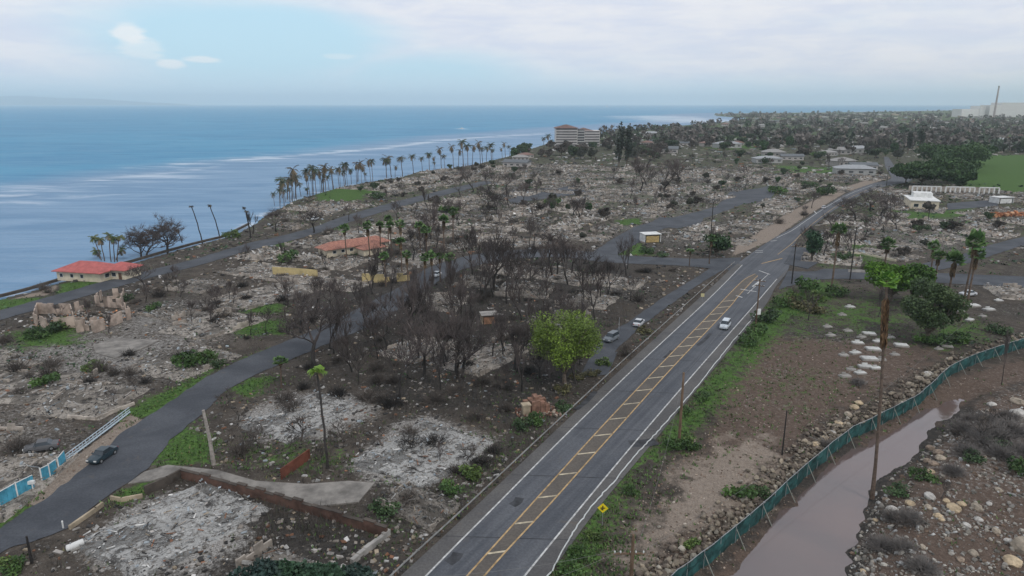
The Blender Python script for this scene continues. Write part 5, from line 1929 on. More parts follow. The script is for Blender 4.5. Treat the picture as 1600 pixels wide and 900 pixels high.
m_ = int(Ltot / .8)
V, Ff = [], []
for i in range(m_ + 1):
    p = fpos(i * Ltot / m_)
    q = fpos(min(i * Ltot / m_ + .5, Ltot)) - fpos(max(i * Ltot / m_ - .5, 0))
    q /= np.linalg.norm(q)
    nrm = np.array([-q[1], q[0]])
    zb_ = fz(p)
    for j in range(5):
        off = nrm * (random.uniform(-.13, .13) + .16 * math.sin(i * .7) * (j in (1, 2, 3)))
        V.append([p[0] + off[0] - fo_[0], p[1] + off[1] - fo_[1], zb_ + .03 + j * .56 + (random.uniform(-.16, .08) if j == 4 else 0)])
for i in range(m_):
    for j in range(4):
        a = i * 5 + j
        Ff.append([a, a + 5, a + 6, a + 1])
MB().add(V, Ff, (.03, .1, .09)).build('fabric_panel', M_green_fab, fr)
mb = MB()
mb.tube([[*(fpos(s_) - fo_[:2]), fz(fpos(s_)) + 2.3] for s_ in np.linspace(0, Ltot, 60)], .04, 5)
mb.build('top_rail', M_metal, fr)
M_brace = material('brace_pipe', (0.24, 0.25, 0.22), rough=.6, var=.2, scale=2)
for i in range(int(Ltot / 3.6)):
    s_ = 1 + i * 3.6
    p = fpos(s_)
    q = fpos(s_ + .5) - fpos(s_ - .5)
    q /= np.linalg.norm(q)
    nr_ = np.array([q[1], -q[0]])
    z0 = fz(p)
    MB().tube([[*(p - fo_[:2] + nr_ * .06), z0 - .3], [*(p - fo_[:2] + nr_ * .06), z0 + 2.4]], .045, 6, cap=True).build('post', M_metal, fr)
    if i % 2 == 0:
        e = p + nr_ * 1.5
        MB().tube([[*(p - fo_[:2] + nr_ * .1), z0 + 1.9], [*(e - fo_[:2]), fz(e) - .1]], .055, 6, cap=True).build('brace', M_brace, fr)
tag(fr, 'long dark green fabric-screened fence curving along the muddy canal', 'fence')

# ------------------------------------------------------------------ guard rail on the left of the highway
gl = pxline([(560, 965), (622, 900), (742, 788), (863, 673), (972, 571), (1074, 478), (1115, 441), (1149, 412)], 8)[:, :2]
gr = empty('guard_rail', (*gl[0], 0))
cumg = np.concatenate([[0], np.cumsum(np.linalg.norm(np.diff(gl, axis=0), axis=1))])
gp = lambda s_: np.array([np.interp(s_, cumg, gl[:, 0]), np.interp(s_, cumg, gl[:, 1])])
ss = np.linspace(0, cumg[-1], 110)
mb = MB()
prof = [(0, .48), (.05, .55), (0, .62), (.05, .70), (0, .78)]
V, Ff = [], []
for i, s_ in enumerate(ss):
    p = gp(s_)
    q = gp(min(s_ + 1, cumg[-1])) - gp(max(s_ - 1, 0))
    q /= np.linalg.norm(q)
    nr_ = np.array([q[1], -q[0]])
    for o_, z_ in prof:
        V.append([*(p - gl[0] + nr_ * (o_ - .25)), z_])
for i in range(len(ss) - 1):
    for j in range(4):
        a = i * 5 + j
        Ff.append([a, a + 5, a + 6, a + 1])
M_rail = material('weathered_rail', (0.22, 0.22, 0.215), rough=.6, var=.3, scale=.8)
MB().add(V, Ff).build('rail_beam', M_rail, gr)
for i in range(int(cumg[-1] / 3.0)):
    p = gp(i * 3.0 + 1)
    q = gp(i * 3.0 + 1.5) - gp(i * 3.0 + .5)
    q /= np.linalg.norm(q)
    nr_ = np.array([q[1], -q[0]])
    c_ = p - gl[0] - nr_ * .36
    MB().box((c_[0], c_[1], .3), (.16, .18, 1.0), rz=math.atan2(q[1], q[0])).build('post', M_pole, gr)
tag(gr, 'long grey guard rail along the left edge of the highway', 'guard rail')
# pale wavy edging on the right shoulder
el = pxline([(800, 965), (856, 900), (888, 845), (905, 818), (930, 785), (958, 755), (992, 712), (1010, 694), (1034, 668), (1062, 636), (1090, 603), (1124, 560), (1150, 528), (1184, 488)], 8)
rg = np.random.default_rng(3)
el = el + np.column_stack([rg.normal(0, .05, len(el)), rg.normal(0, .05, len(el)), np.full(len(el), .08)])
o = MB().tube(el, .09, 6).build('edging_sock', material('pale_edging', (.52, .54, .53), var=.15, scale=1))
tag(o, 'thin pale wavy edging tube laid along the right shoulder of the highway', 'edging')

# ------------------------------------------------------------------ poles and wires
POLES = {}


def pole(px, top_y, lab, arms=0, box=None, name='utility_pole', r=.16, mat=None, arm_rz=None):
    b_ = G(*px)
    h = (px[1] - top_y) / (px[1] - 162.0) * H
    root = empty(name, (b_[0], b_[1], gz(b_[0], b_[1])))
    MB().tube([[0, 0, -.4], [0, 0, h * .5], [0, 0, h]], [r * 1.15, r, r * .75], 10, cap=True).build('pole', mat or M_pole, root)
    az = (-hd + .0) if arm_rz is None else arm_rz
    tips = []
    for a in range(arms):
        z = h - .5 - a * 1.1
        L = 2.4 - .3 * a
        mb = MB().box((0, .14, z), (L, .12, .14))
        mb.v = [v @ rot_z(az).T for v in mb.v]
        arm = mb.build('crossarm', M_pole, root)
        for s_ in (-.9, -.35, .35, .9):
            q = np.array([s_ * L / 2, .14, z + .17]) @ rot_z(az).T
            MB().tube([q - [0, 0, .12], q, q + [0, 0, .06]], [.03, .07, .04], 6, cap=True).build('insulator', M_white, arm)
            if a == 0:
                tips.append(b_ + q + [0, 0, .06])
        if box and a == 0:
            pass
    if box:
        zb = (px[1] - box[1]) / (px[1] - 162.0) * H
        MB().box((.42, -.1, zb), (.75, .25, 1.3)).build('box', M_white, root)
    POLES[lab] = (root, tips, b_ + [0, 0, h])
    tag(root, lab, 'pole', 'poles beside the highway')
    return root, tips


A1 = pole((1061, 690), 570, 'brown wooden pole standing alone right of the highway near the bend of the pale edging', 0, r=.2)
A2 = pole((985, 925), 818, 'wooden pole with white insulators at the bottom edge of the scene', 0, r=.2)
# its low crossarm
rt = A2[0]
mb = MB().box((-.3, .2, 4.6), (3.4, .13, .15))
arm = mb.build('crossarm', M_pole, rt)
arm_t = []
for s_ in (-1.8, -1.2, -.1, .4, 1.2):
    MB().tube([[s_, .2, 4.65], [s_, .2, 4.85], [s_, .2, 4.95]], [.05, .1, .05], 6, cap=True).build('insulator', M_white, arm)
    arm_t.append(np.array(rt.location) + [s_, .2, 4.95])
A3 = pole((1180, 516), 430, 'dark pole with crossarms and a white box, right of the moving white car', 2, box=(1186, 484))
A4 = pole((1237, 443), 379, 'plain dark pole at the right corner of the highway junction', 1, mat=M_burnt)
A5 = pole((1328, 437), 350, 'dark pole beside the cross street fence right of the junction', 0, mat=M_burnt)
A6 = pole((1222, 710), 632, 'thin dark pole on the bare earth between highway and green fence', 0, mat=M_burnt, r=.1)
A8 = pole((1108, 404), 312, 'charred pole with crossarms left of the junction', 2, mat=M_burnt)
A9 = pole((967, 516), 494, 'short street light pole beside the frontage lane', 0, mat=M_metal, r=.08)
A10 = pole((50, 880), 830, 'short dark burned post at the lower end of the side street', 0, mat=M_burnt, r=.14)
A11 = pole((1450, 345), 318, 'short charred pole right of the white flat-roofed hall', 0, mat=M_burnt)
A12 = pole((1385, 290), 258, 'distant dark pole at the far end of the highway', 1, mat=M_burnt)


def wire(a, b_, sag, name='overhead_wire', lab=None, rad=.016):
    t_ = np.linspace(0, 1, 24)
    pts = a[None] * (1 - t_[:, None]) + b_[None] * t_[:, None]
    pts[:, 2] -= sag * 4 * t_ * (1 - t_)
    o = MB().tube(pts, rad, 4).build(name, M_wire)
    tag(o, lab, 'wire', 'wires beside the highway')


M_wire = material('wire_metal', (.16, .155, .15), rough=.6, var=.1, scale=1)
top1, top3, top4 = POLES['brown wooden pole standing alone right of the highway near the bend of the pale edging'][2], None, None
wire(arm_t[0], G(640, 1000) + [0, 0, 7], .6, lab='wire running left and down from the bottom edge pole')
wire(arm_t[1], G(700, 1040) + [0, 0, 6], .6, lab='lower wire running left from the bottom edge pole')
wire(arm_t[3], top1 - [0, 0, .4], 2.0, lab='sagging wire from the bottom edge pole up to the lone brown pole')
wire(arm_t[4], G(1500, 560) + [0, 0, 8], 2.2, lab='sagging wire from the bottom edge pole towards the right')
wire(top1 - [0, 0, .4], A3[1][0], 1.2, lab='wire from the lone brown pole to the pole with the white box')
wire(A3[1][1], A4[1][1], 1.0, lab='left wire between the white box pole and the junction corner pole')
wire(A3[1][3], A4[1][3], 1.0, lab='right wire between the white box pole and the junction corner pole')

# yellow diamond sign
b_ = G(941, 820)
sg = empty('road_sign', b_)
MB().box((0, 0, 1.25), (.07, .05, 2.9)).build('post', M_metal, sg)
mb = MB()
s_ = .66
pl = np.array([[0, 0, -s_], [s_, 0, 0], [0, 0, s_], [-s_, 0, 0]]) + [0, -.06, 2.35]
mb.add(np.vstack([pl, pl + [0, .03, 0]]), [[0, 1, 2, 3], [7, 6, 5, 4], [0, 4, 5, 1], [1, 5, 6, 2], [2, 6, 7, 3], [3, 7, 4, 0]], (.8, .5, .02))
pan = mb.build('panel', M_yellow, sg)
mb = MB()
mb.box((0, -.075, 2.38), (.13, .02, .62))
mb.box((0, -.078, 2.38), (.56, .02, .12))
mb.box((-.16, -.082, 2.2), (.3, .02, .09), ry=R(45))
mb.build('symbol', M_black, pan)
sg.rotation_euler = (0, 0, -R(8))
tag(sg, 'yellow diamond warning sign with black symbol on the right road verge', 'road sign')
b_ = G(1097, 472)
sg = empty('road_sign', b_)
MB().box((0, 0, 1.0), (.07, .05, 2.2)).build('post', M_metal, sg)
MB().box((0, -.05, 1.9), (.9, .04, .9)).build('panel', material('pale_sign', (.5, .45, .25), var=.1), sg)
tag(sg, 'small pale yellow square sign left of the guard rail', 'road sign')

# ------------------------------------------------------------------ buildings
def local_frame(pa, pb):
    A, B = G(*pa), G(*pb)
    d = B - A
    return A, math.atan2(d[1], d[0]), np.linalg.norm(d[:2])


def hip_roof(mb, L, D, z, rh, oh=.6, gable=False, t=.18, x0=0.0, y0=0.0):
    """closed hip (or gable) roof over a footprint L x D that starts at (x0, y0)"""
    a, b_, c_, d_ = x0 - oh, x0 + L + oh, y0 - oh, y0 + D + oh
    if L >= D:
        e = 0 if gable else (D / 2 + oh)
        r1, r2 = [a + e, (c_ + d_) / 2, z + rh], [b_ - e, (c_ + d_) / 2, z + rh]
        V = [[a, c_, z], [b_, c_, z], [b_, d_, z], [a, d_, z], r1, r2]
        F_ = [[0, 1, 5, 4], [2, 3, 4, 5]]
        T_ = [[1, 2, 5], [3, 0, 4]]
    else:
        e = 0 if gable else (L / 2 + oh)
        r1, r2 = [(a + b_) / 2, c_ + e, z + rh], [(a + b_) / 2, d_ - e, z + rh]
        V = [[a, c_, z], [b_, c_, z], [b_, d_, z], [a, d_, z], r1, r2]
        F_ = [[1, 2, 5, 4], [3, 0, 4, 5]]
        T_ = [[0, 1, 4], [2, 3, 5]]
    n_ = len(V)
    V2 = [[v[0], v[1], v[2] - t] for v in V[:4]]
    mb.add(V, F_)
    mb.add(V, T_)
    mb.add(V[:4] + V2, [[0, 4, 5, 1], [1, 5, 6, 2], [2, 6, 7, 3], [3, 7, 4, 0], [7, 6, 5, 4]])


def window(root, x, z, w_, h_, y=0.0, side=False, frame=M_white, deep=.05, flip=1):
    """window set into the front (y) or a side wall, frame with a pane as its sub-part"""
    fb, pb = MB(), MB()
    f_ = .08
    for (cx, cz, sx, sz) in ((0, h_ / 2, w_ + 2 * f_, f_), (0, -h_ / 2, w_ + 2 * f_, f_), (-w_ / 2 - f_ / 2, 0, f_, h_ - f_), (w_ / 2 + f_ / 2, 0, f_, h_ - f_)):
        if side:
            fb.box((y + flip * .04, x + cx, z + cz), (.1, sx, sz))
        else:
            fb.box((x + cx, y - .04, z + cz), (sx, .1, sz))
    fr_ = fb.build('window', frame, root)
    if side:
        pb.box((y + flip * .01, x, z), (.05, w_, h_ - f_))
    else:
        pb.box((x, y - .01, z), (w_, .05, h_ - f_))
    pb.build('pane', M_glass, fr_)


# red-roofed seaside house
A, rz, L = local_frame((90, 437), (158, 441))
rz = rz * 1.0
A[2] = -.05
rh_ = empty('beach_house', A, rz)
MB().box((L / 2, 4.5, 1.3), (L, 9, 2.9)).build('wall', M_cream, rh_)
mb = MB()
hip_roof(mb, L, 9, 2.85, 2.2, .9)
mb.build('roof', M_roofred, rh_)
MB().box((L + 2.4, 7.2, 1.3), (4.8, 6.5, 2.8)).build('wing_wall', M_cream, rh_)
mb = MB()
hip_roof(mb, 6.8, 6.5, 2.98, 1.7, .8, x0=L - 2, y0=3.95)
mb.build('wing_roof', M_roofred, rh_)
for x_ in (1.6, 5.2, 8.6):
    window(rh_, x_, 1.5, 1.0, 1.1)
for x_ in (2.5, 6.5):
    window(rh_, x_, 1.5, 1.6, 1.2, y=L, side=True)
for x_ in (L + 1.1,):
    window(rh_, x_, 1.5, 1.4, 1.2, y=3.95)
MB().box((L + 3.2, 3.9, 1.05), (1.0, .1, 2.1)).build('door', material('brown_door', (.12, .07, .045)), rh_)
tag(rh_, 'cream single-storey house with red hipped roof at the water edge', 'house')

# terracotta-roofed building (two low wings)
A, rz, L = local_frame((512, 403), (608, 388))
tb = empty('long_house', A, rz)
MB().box((L / 2, 3.5, 1.2), (L, 6, 2.8)).build('wall', M_cream, tb)
mb = MB()
hip_roof(mb, L, 6, 2.7, 1.9, .9, x0=0, y0=.5)
mb.build('roof', M_terra, tb)
MB().box((L * .62, -3.6, 1.0), (L * .36, 4.2, 2.4)).build('wing_wall', M_cream, tb)
mb = MB()
hip_roof(mb, L * .36, 4.2, 2.28, 1.3, .6, x0=L * .44, y0=-5.7)
mb.build('wing_roof', M_terra, tb)
for x_ in np.linspace(L * .12, L * .92, 7):
    window(tb, x_, 1.5, 1.2, 1.0, y=.5)
tag(tb, 'long low building with terracotta tile roof beyond the yellow garden wall', 'building')


def wall_line(px, h, th, mat, name, label, cat='wall', col=(.5,) * 3, cap=None, base=0.0, gapn=0, jag=0.0, seg=2.0):
    W = GS(px)
    o_ = W[0].copy()
    mb = MB()
    rg = np.random.default_rng(len(px) * 7 + int(px[0][0]))
    caps = MB()
    for a, b_ in zip(W[:-1], W[1:]):
        d = b_ - a
        L_ = np.linalg.norm(d)
        n_ = max(1, int(L_ / seg)) if jag else 1
        for k in range(n_):
            if jag and rg.random() < gapn:
                continue
            c_ = a + d * (k + .5) / n_
            hh_ = h * (1 - jag * rg.random())
            mb.box((c_[0] - o_[0], c_[1] - o_[1], base + hh_ / 2 - .15), (L_ / n_ + (0 if jag else th * .6), th, hh_ + .3), rz=math.atan2(d[1], d[0]), col=col)
            if cap:
                caps.box((c_[0] - o_[0], c_[1] - o_[1], base + hh_ + .05), (L_ / n_, th * 1.4, .1), rz=math.atan2(d[1], d[0]))
    root = empty(name, o_)
    mb.build('wall_body', mat, root)
    if cap:
        caps.build('coping', cap, root)
    return tag(root, label, cat)


M_ywall = material('yellow_stucco', (.50, .40, .20), var=.25, scale=.4)
M_brownwall = material('brown_wall', (.105, .060, .045), var=.4, scale=.5)
M_darkwall = material('dark_wall', (.075, .062, .052), var=.35, scale=.5)
M_beigewall = material('beige_wall', (.34, .28, .20), var=.3, scale=.6)
M_pinkwall = material('pinkish_burned_stucco', (.40, .32, .265), var=.4, scale=.45)
wall_line([(427, 429), (460, 431), (496, 434)], 2.4, .25, M_ywall, 'garden_wall', 'long yellow garden wall left of the burned trees')
wall_line([(566, 441), (600, 441), (640, 438)], 2.6, .25, M_ywall, 'garden_wall', 'broken yellow garden wall behind burned trunks near the side street bend', jag=.5, gapn=.2, seg=1.6)
wall_line([(285, 746), (345, 762), (430, 785), (520, 812), (605, 838)], 1.5, .35, M_brownwall, 'retaining_wall', 'long reddish brown retaining wall below the grey driveway slab', cap=M_darkwall, jag=.3, seg=1.5)
wall_line([(228, 772), (262, 757), (285, 744)], 1.2, .3, M_darkwall, 'retaining_wall', 'short dark retaining wall at the corner of the driveway')
wall_line([(110, 826), (150, 798), (160, 790)], .5, .3, M_beigewall, 'curb_wall', 'low beige curb wall beside the side street above the bottom ash field')
wall_line([(174, 780), (190, 783), (222, 777)], .5, .25, M_beigewall, 'curb_wall', 'curved low beige curb wall at the corner of the small lawn')
wall_line([(505, 915), (560, 872), (608, 834)], .7, .5, M_conc, 'low_wall', 'pale broken concrete wall running down to the bottom edge', jag=.35, gapn=.08, seg=1.0)
wall_line([(440, 748), (484, 716)], 1.5, .18, material('rust_red', (.13, .045, .028), var=.4, scale=.8), 'rusty_panel', 'rust-red metal panel standing on the grass', 'panel')
wall_line([(85, 652), (150, 656), (190, 640), (210, 632)], .6, .25, M_wall, 'low_wall', 'low pale wall edging the ash terrace beside the side street', jag=.35, gapn=.1)
wall_line([(150, 880), (232, 836)], .1, .3, M_conc, 'low_wall', 'low pale plinth at the left foot of the bottom ash field', jag=.3, gapn=.2)
wall_line([(1325, 425), (1380, 427), (1440, 431)], .9, .2, M_conc, 'low_wall', 'low grey wall along the cross street right of the junction', jag=.3, gapn=.1)
wall_line([(1300, 395), (1345, 397), (1400, 408)], .8, .25, M_cream, 'low_wall', 'low whitish wall curving behind the green-topped palms right of the junction', jag=.5, gapn=.15)
wall_line([(0, 461), (40, 451), (90, 436), (150, 420), (205, 407), (260, 391), (300, 380), (350, 368), (388, 349)], .5, .8, M_darkwall, 'sea_wall', 'dark stone sea wall along the shore behind the red-roofed house', base=-.35)

# roofless pink-walled ruin: rooms outlined by broken walls
A = G(130, 500)
pr = empty('roofless_ruin', A, 0)
rooms = [((55, 508), (75, 515), (118, 512), (112, 492), (60, 490)), ((118, 512), (150, 520), (205, 498), (190, 482), (150, 478), (112, 492)), ((150, 478), (160, 468), (195, 466), (190, 482)), ((120, 520), (165, 510))]
for q in rooms:
    W = GS(q) - A
    mb = MB()
    for a, b_ in zip(W, np.vstack([W[1:], W[:1]]) if len(q) > 2 else W[1:]):
        d = b_ - a
        L_ = np.linalg.norm(d)
        n_ = max(1, int(L_ / 1.3))
        for k in range(n_):
            if random.random() < .22:
                continue
            hh_ = random.choice([2.8, 2.8, 2.6, 1.4, .8])
            c_ = a + d * (k + .5) / n_
            mb.box((c_[0], c_[1], hh_ / 2), (L_ / n_ * .998, .22, hh_), rz=math.atan2(d[1], d[0]))
    mb.build('broken_wall', M_pinkwall, pr)
rg = np.random.default_rng(4)
mb = MB()
cen = np.column_stack([rg.uniform(-10, 10, 700), rg.uniform(-6, 6, 700), rg.uniform(0, .6, 700)])
many_boxes(mb, cen, rg.uniform(.1, .8, (700, 3)) * [1, .7, .4], rand_rots(700, .3, rg), pick(rg, 700, PAL + [(.42, .2, .1)], PW + [2], .2), rng=rg)
tag(mb.build('debris', M_debris, pr), kind='stuff')
tag(pr, 'roofless ruin with pinkish broken stucco walls near the coast road', 'ruin')


def hut(px, w_, d_, h_, mat, front, lab, rz=0.2, roof=None, name='hut'):
    A = G(*px)
    r_ = empty(name, A, rz)
    t_ = .2
    mb = MB()
    mb.box((0, d_, h_ / 2), (w_, t_, h_))
    mb.box((-w_ / 2 + t_ / 2, d_ / 2 - .005, h_ / 2), (t_, d_ - t_, h_ - .01))
    mb.box((w_ / 2 - t_ / 2, d_ / 2 - .005, h_ / 2), (t_, d_ - t_, h_ - .01))
    mb.build('wall', mat, r_)
    MB().box((0, .3, h_ * .42), (w_ * .78, .15, h_ * .8)).build('front_panel', front, r_)
    MB().box((0, d_ / 2, h_ + .08), (w_ + .4, d_ + .4, .16)).build('roof', roof or mat, r_)
    return tag(r_, lab, 'hut')


M_orange = material('orange_burned_panel', (.30, .165, .10), var=.35, scale=.8)
hut((766, 507), 3.8, 3.0, 2.2, M_beigewall, M_orange, 'small beige block hut with orange front among burned trees', roof=M_conc)
hut((1020, 379), 6.4, 5, 3.0, M_white, material('yellow_panel', (.42, .31, .14), var=.3), 'small white hut with yellow front near the green verge', roof=M_white)
# crumbled brick chimney stump
A = G(840, 645)
bs = empty('chimney_stump', A, .3)
M_brick = material('scorched_brick', (.21, .12, .085), var=.45, scale=1.2)
mb = MB()
rg = np.random.default_rng(8)
for k in range(5):
    for j in range(3):
        mb.box((-1.6 + k * .8 + rg.normal(0, .05), j * .8, (2.9 - .45 * abs(k - 2) - rg.uniform(0, .8)) / 2), (.79, .79, 2.9 - .45 * abs(k - 2) - rg.uniform(0, .8)))
mb.build('brickwork', M_brick, bs)
MB().box((-2.2, -.4, .9), (1.2, 1.0, 2.0)).box((-2.2, -.4, 2.0), (1.5, 1.3, .25)).build('plaster_block', M_beigewall, bs)
mb = MB()
cen = np.column_stack([rg.uniform(-3.5, 3.5, 200), rg.uniform(-2.5, 2.5, 200), rg.uniform(0, .3, 200)])
many_boxes(mb, cen, rg.uniform(.1, .5, (200, 3)), rand_rots(200, .4, rg), pick(rg, 200, [(.2, .1, .07), (.3, .25, .2), (.1, .08, .07)], [3, 2, 1], .2), rng=rg)
tag(mb.build('debris', M_debris, bs), kind='stuff')
tag(bs, 'crumbled brick chimney stump below the bright green leafy tree', 'ruin')

# hotel
A, rz, L = local_frame((868, 229), (936, 229))
ho = empty('seaside_hotel', A, 0.0)
f_h = 3.1
D = 24.0
parts = ((0.0, L * .50, 0.0, 7), (L * .66, L * .36, 3.0, 6))
for (x0, Lw, y0, nf) in parts:
    MB().box((x0 + Lw / 2, y0 + D / 2, nf * f_h / 2), (Lw, D, nf * f_h)).build('wall', material('pale_hotel_wall', (.58, .555, .53), var=.12, scale=.1), ho)
    for k in range(nf):
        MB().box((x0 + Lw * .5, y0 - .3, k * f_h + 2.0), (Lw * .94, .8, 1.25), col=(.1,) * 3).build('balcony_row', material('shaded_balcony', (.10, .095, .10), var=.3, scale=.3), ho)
MB().box((L * .58, D / 2 + 2, 6.5 * f_h / 2), (L * .16, D, 6.5 * f_h)).build('stair_block', material('dark_recess', (.10, .10, .105), var=.2, scale=.2), ho)
for k in range(6):
    MB().box((L * .58, 1.6, k * f_h + 2.6), (L * .15, .9, .55)).build('landing', M_white, ho)
mb = MB()
hip_roof(mb, L * .50, D, 7 * f_h, 4.0, 1.5)
mb.build('roof', material('brown_red_roof', (.17, .105, .09), var=.25, scale=.2), ho)
mb = MB()
hip_roof(mb, L * .36, D, 6 * f_h + .05, 3.0, 1.2, x0=L * .34 + 8, y0=6)
mb.build('rear_roof', MATS['brown_red_roof'], ho)
tag(ho, 'pale multi-storey seaside hotel with brown-red hipped roof and balcony rows', 'hotel')

# white flat-roofed hall right of the highway
A, rz, L = local_frame((1422, 326), (1466, 328))
wh = empty('flat_roofed_hall', A, rz)
MB().box((L / 2, 10, 2.0), (L, 20, 4.0)).build('wall', M_cream, wh)
MB().box((L / 2, 10, 4.2), (L + 1, 21, .4)).build('roof', M_white, wh)
MB().box((L / 2 + 1, 16, 5.5), (L * .7, 7, 2.2)).build('upper_block', M_white, wh)
for x_ in (L * .2, L * .5, L * .8):
    window(wh, x_, 1.8, 2.0, 1.6)
tag(wh, 'white flat-roofed hall surrounded by burned lots right of the highway', 'hall')
# burned arcade: a row of white bays
A, rz, L = local_frame((1425, 300), (1560, 303))
ar = empty('burned_arcade', A, rz)
for k in range(19):
    x_ = k * L / 18
    MB().box((x_, 0, 1.6), (.7, .7, 3.2)).build('pillar', M_white, ar)
mb = MB()
for k in range(18):
    if k in (6, 13):
        continue
    x_ = (k + .5) * L / 18
    mb.box((x_, .0, 3.45), (L / 18 - .02, 1.0, .5))
mb.build('lintel', M_white, ar)
MB().box((L / 2, 6, 1.5), (L, .3, 3.0)).build('rear_wall', M_wall, ar)
tag(ar, 'long burned-out arcade of white pillars below the green playing field', 'building')
# long orange heap and small white sheds
A = G(1573, 338)
mb = MB()
rg = np.random.default_rng(12)
cen = np.column_stack([rg.uniform(-8, 8, 160), rg.uniform(-2, 2, 160), np.abs(rg.normal(0, .7, 160))])
many_boxes(mb, cen, rg.uniform(.5, 2.2, (160, 3)) * [1.2, .8, .5], rand_rots(160, .25, rg), pick(rg, 160, [(.42, .17, .08), (.30, .13, .07), (.45, .25, .14)], [3, 2, 1], .15), rng=rg)
o = mb.build('scrap_heap', M_debris)
o.location = A
tag(o, 'long orange rusty heap in the lots at the right edge', 'heap')
tag(o, kind='stuff')
hut((1572, 318), 9, 6, 3, M_white, M_white, 'small white shed near the right edge beyond the orange heap', roof=M_white)

# ------------------------------------------------------------------ blue panel fence and railing beside the side street
bf = empty('panel_fence', G(0, 792))
O_ = G(0, 792)
for (a, b_, lab) in (((-60, 826), (-4, 795), None), ((0, 792), (26, 777), None), ((28, 776), (54, 763), None), ((66, 753), (78, 747), None), ((79, 746), (90, 738), None), ((93, 736), (103, 724), None)):
    W = GS([a, b_]) - O_
    d = W[1] - W[0]
    L_ = np.linalg.norm(d)
    rzz = math.atan2(d[1], d[0])
    c_ = (W[0] + W[1]) / 2
    mb = MB()
    n_ = max(2, int(L_ / .35))
    for k in range(n_):
        q = W[0] + d * (k + .5) / n_
        mb.box((q[0] + (k % 2) * .03, q[1], 1.0), (L_ / n_ * .99, .05 + .03 * (k % 2), 1.9), rz=rzz, col=(.07, .3, .42))
    mb.build('panel', M_blue, bf)
    MB().box((W[0][0], W[0][1], 1.0), (.12, .12, 2.3), rz=rzz).build('post', M_white, bf)
    MB().box((c_[0], c_[1], 2.0), (L_, .1, .08), rz=rzz).build('rail', M_white, bf)
tag(bf, 'bright blue panel fence with gaps beside the side street', 'fence')
rf = empty('railing', G(104, 720))
O_ = G(104, 720)
W = GS([(104, 720), (135, 697), (168, 672), (203, 645)]) - O_
M_pb = material('pale_blue_paint', (.42, .50, .56), var=.15)
for z_ in (.55, 1.0):
    MB().tube(W + [0, 0, z_], .07, 6).build('rail', M_pb, rf)
MB().tube(W + [0, 0, .15], .16, 4).build('kerb', M_pb, rf)
for a, b_ in zip(W[:-1], W[1:]):
    for k in range(6):
        q = a + (b_ - a) * k / 6
        MB().box((q[0], q[1], .5), (.09, .09, 1.1)).build('post', M_pb, rf)
tag(rf, 'pale blue low railing continuing from the blue panel fence', 'railing')

# ------------------------------------------------------------------ cars
def car(col, name='parked_car', L=4.5, W=1.8, Hh=1.45, kind='sedan', glass=None, rough=.3):
    root = empty(name)
    pm = material('car_paint_%02d_%02d_%02d' % tuple(int(c_ * 99) for c_ in col), col, rough=rough, var=.08, scale=.5, spec=.5)
    hw = W / 2
    prof = [(-L / 2, .42, .62), (-L / 2 + .1, .30, .80), (-L / 2 + .9, .26, .92), (-L * .12, .25, .95), (L * .25, .25, .95), (L / 2 - .5, .27, .93), (L / 2 - .06, .32, .85), (L / 2, .45, .66)]
    if kind == 'suv':
        prof = [(x_, a, b_ * 1.12) for x_, a, b_ in prof]
    V, Ff = [], []
    for (x_, zb_, zt) in prof:
        k_ = .9 if abs(x_) > L / 2 - .2 else 1.0
        for (yy, z_) in ((-hw * k_ * .96, zb_), (-hw * k_, (zb_ + zt) / 2), (-hw * k_ * .93, zt), (0, zt + .05), (hw * k_ * .93, zt), (hw * k_, (zb_ + zt) / 2), (hw * k_ * .96, zb_), (0, zb_)):
            V.append([x_, yy, z_])
    n_ = len(prof)
    for i in range(n_ - 1):
        for j in range(8):
            Ff.append([i * 8 + j, i * 8 + (j + 1) % 8, (i + 1) * 8 + (j + 1) % 8, (i + 1) * 8 + j])
    mb = MB().add(V, Ff)
    mb.add(V, [[j for j in range(8)][::-1], [(n_ - 1) * 8 + j for j in range(8)]])
    mb.build('body', pm, root, smooth=False)
    zt = .94 * (1.12 if kind == 'suv' else 1)
    x0, x1 = (-L * .22, L * .33) if kind == 'sedan' else (-L * .24, L * .47)
    gb = MB()
    top = Hh if kind == 'sedan' else 1.75
    ins = .55
    rear = .65 if kind == 'sedan' else .22
    V = [[x0, -hw * .9, zt - .03], [x1, -hw * .9, zt - .03], [x1, hw * .9, zt - .03], [x0, hw * .9, zt - .03], [x0 + ins, -hw * .74, top - .03], [x1 - rear, -hw * .74, top - .03], [x1 - rear, hw * .74, top - .03], [x0 + ins, hw * .74, top - .03]]
    gb.add(V, [[0, 1, 5, 4], [1, 2, 6, 5], [2, 3, 7, 6], [3, 0, 4, 7], [4, 5, 6, 7]])
    gb.build('windows', M_glass, root)
    MB().box(((x0 + ins + x1 - rear) / 2, 0, top), (x1 - rear - x0 - ins + .1, hw * 1.5, .05)).build('roof', pm, root)
    for sx in (-L * .31, L * .30):
        for sy in (-1, 1):
            wb = MB().tube([[sx, sy * (hw - .2), .33], [sx, sy * (hw + .01), .33]], .33, 16, cap=True)
            wh_ = wb.build('wheel', M_black, root)
            MB().tube([[sx, sy * (hw + .005), .33], [sx, sy * (hw + .025), .33]], .19, 12, cap=True).build('rim', M_metal, wh_)
    for sy in (-1, 1):
        MB().box((-L / 2 + .03, sy * hw * .66, .68), (.12, .38, .16)).build('headlight', M_white, root)
        MB().box((L / 2 - .03, sy * hw * .68, .74), (.1, .32, .18)).build('tail_light', material('tail_red', (.35, .02, .02), rough=.3), root)
        MB().box((x0 + .35, sy * (hw + .1), zt + .06), (.14, .2, .14)).build('mirror', pm, root)
    return note(root)


def road_angle(pa, pb):
    d = G(*pb) - G(*pa)
    return math.atan2(d[1], d[0])


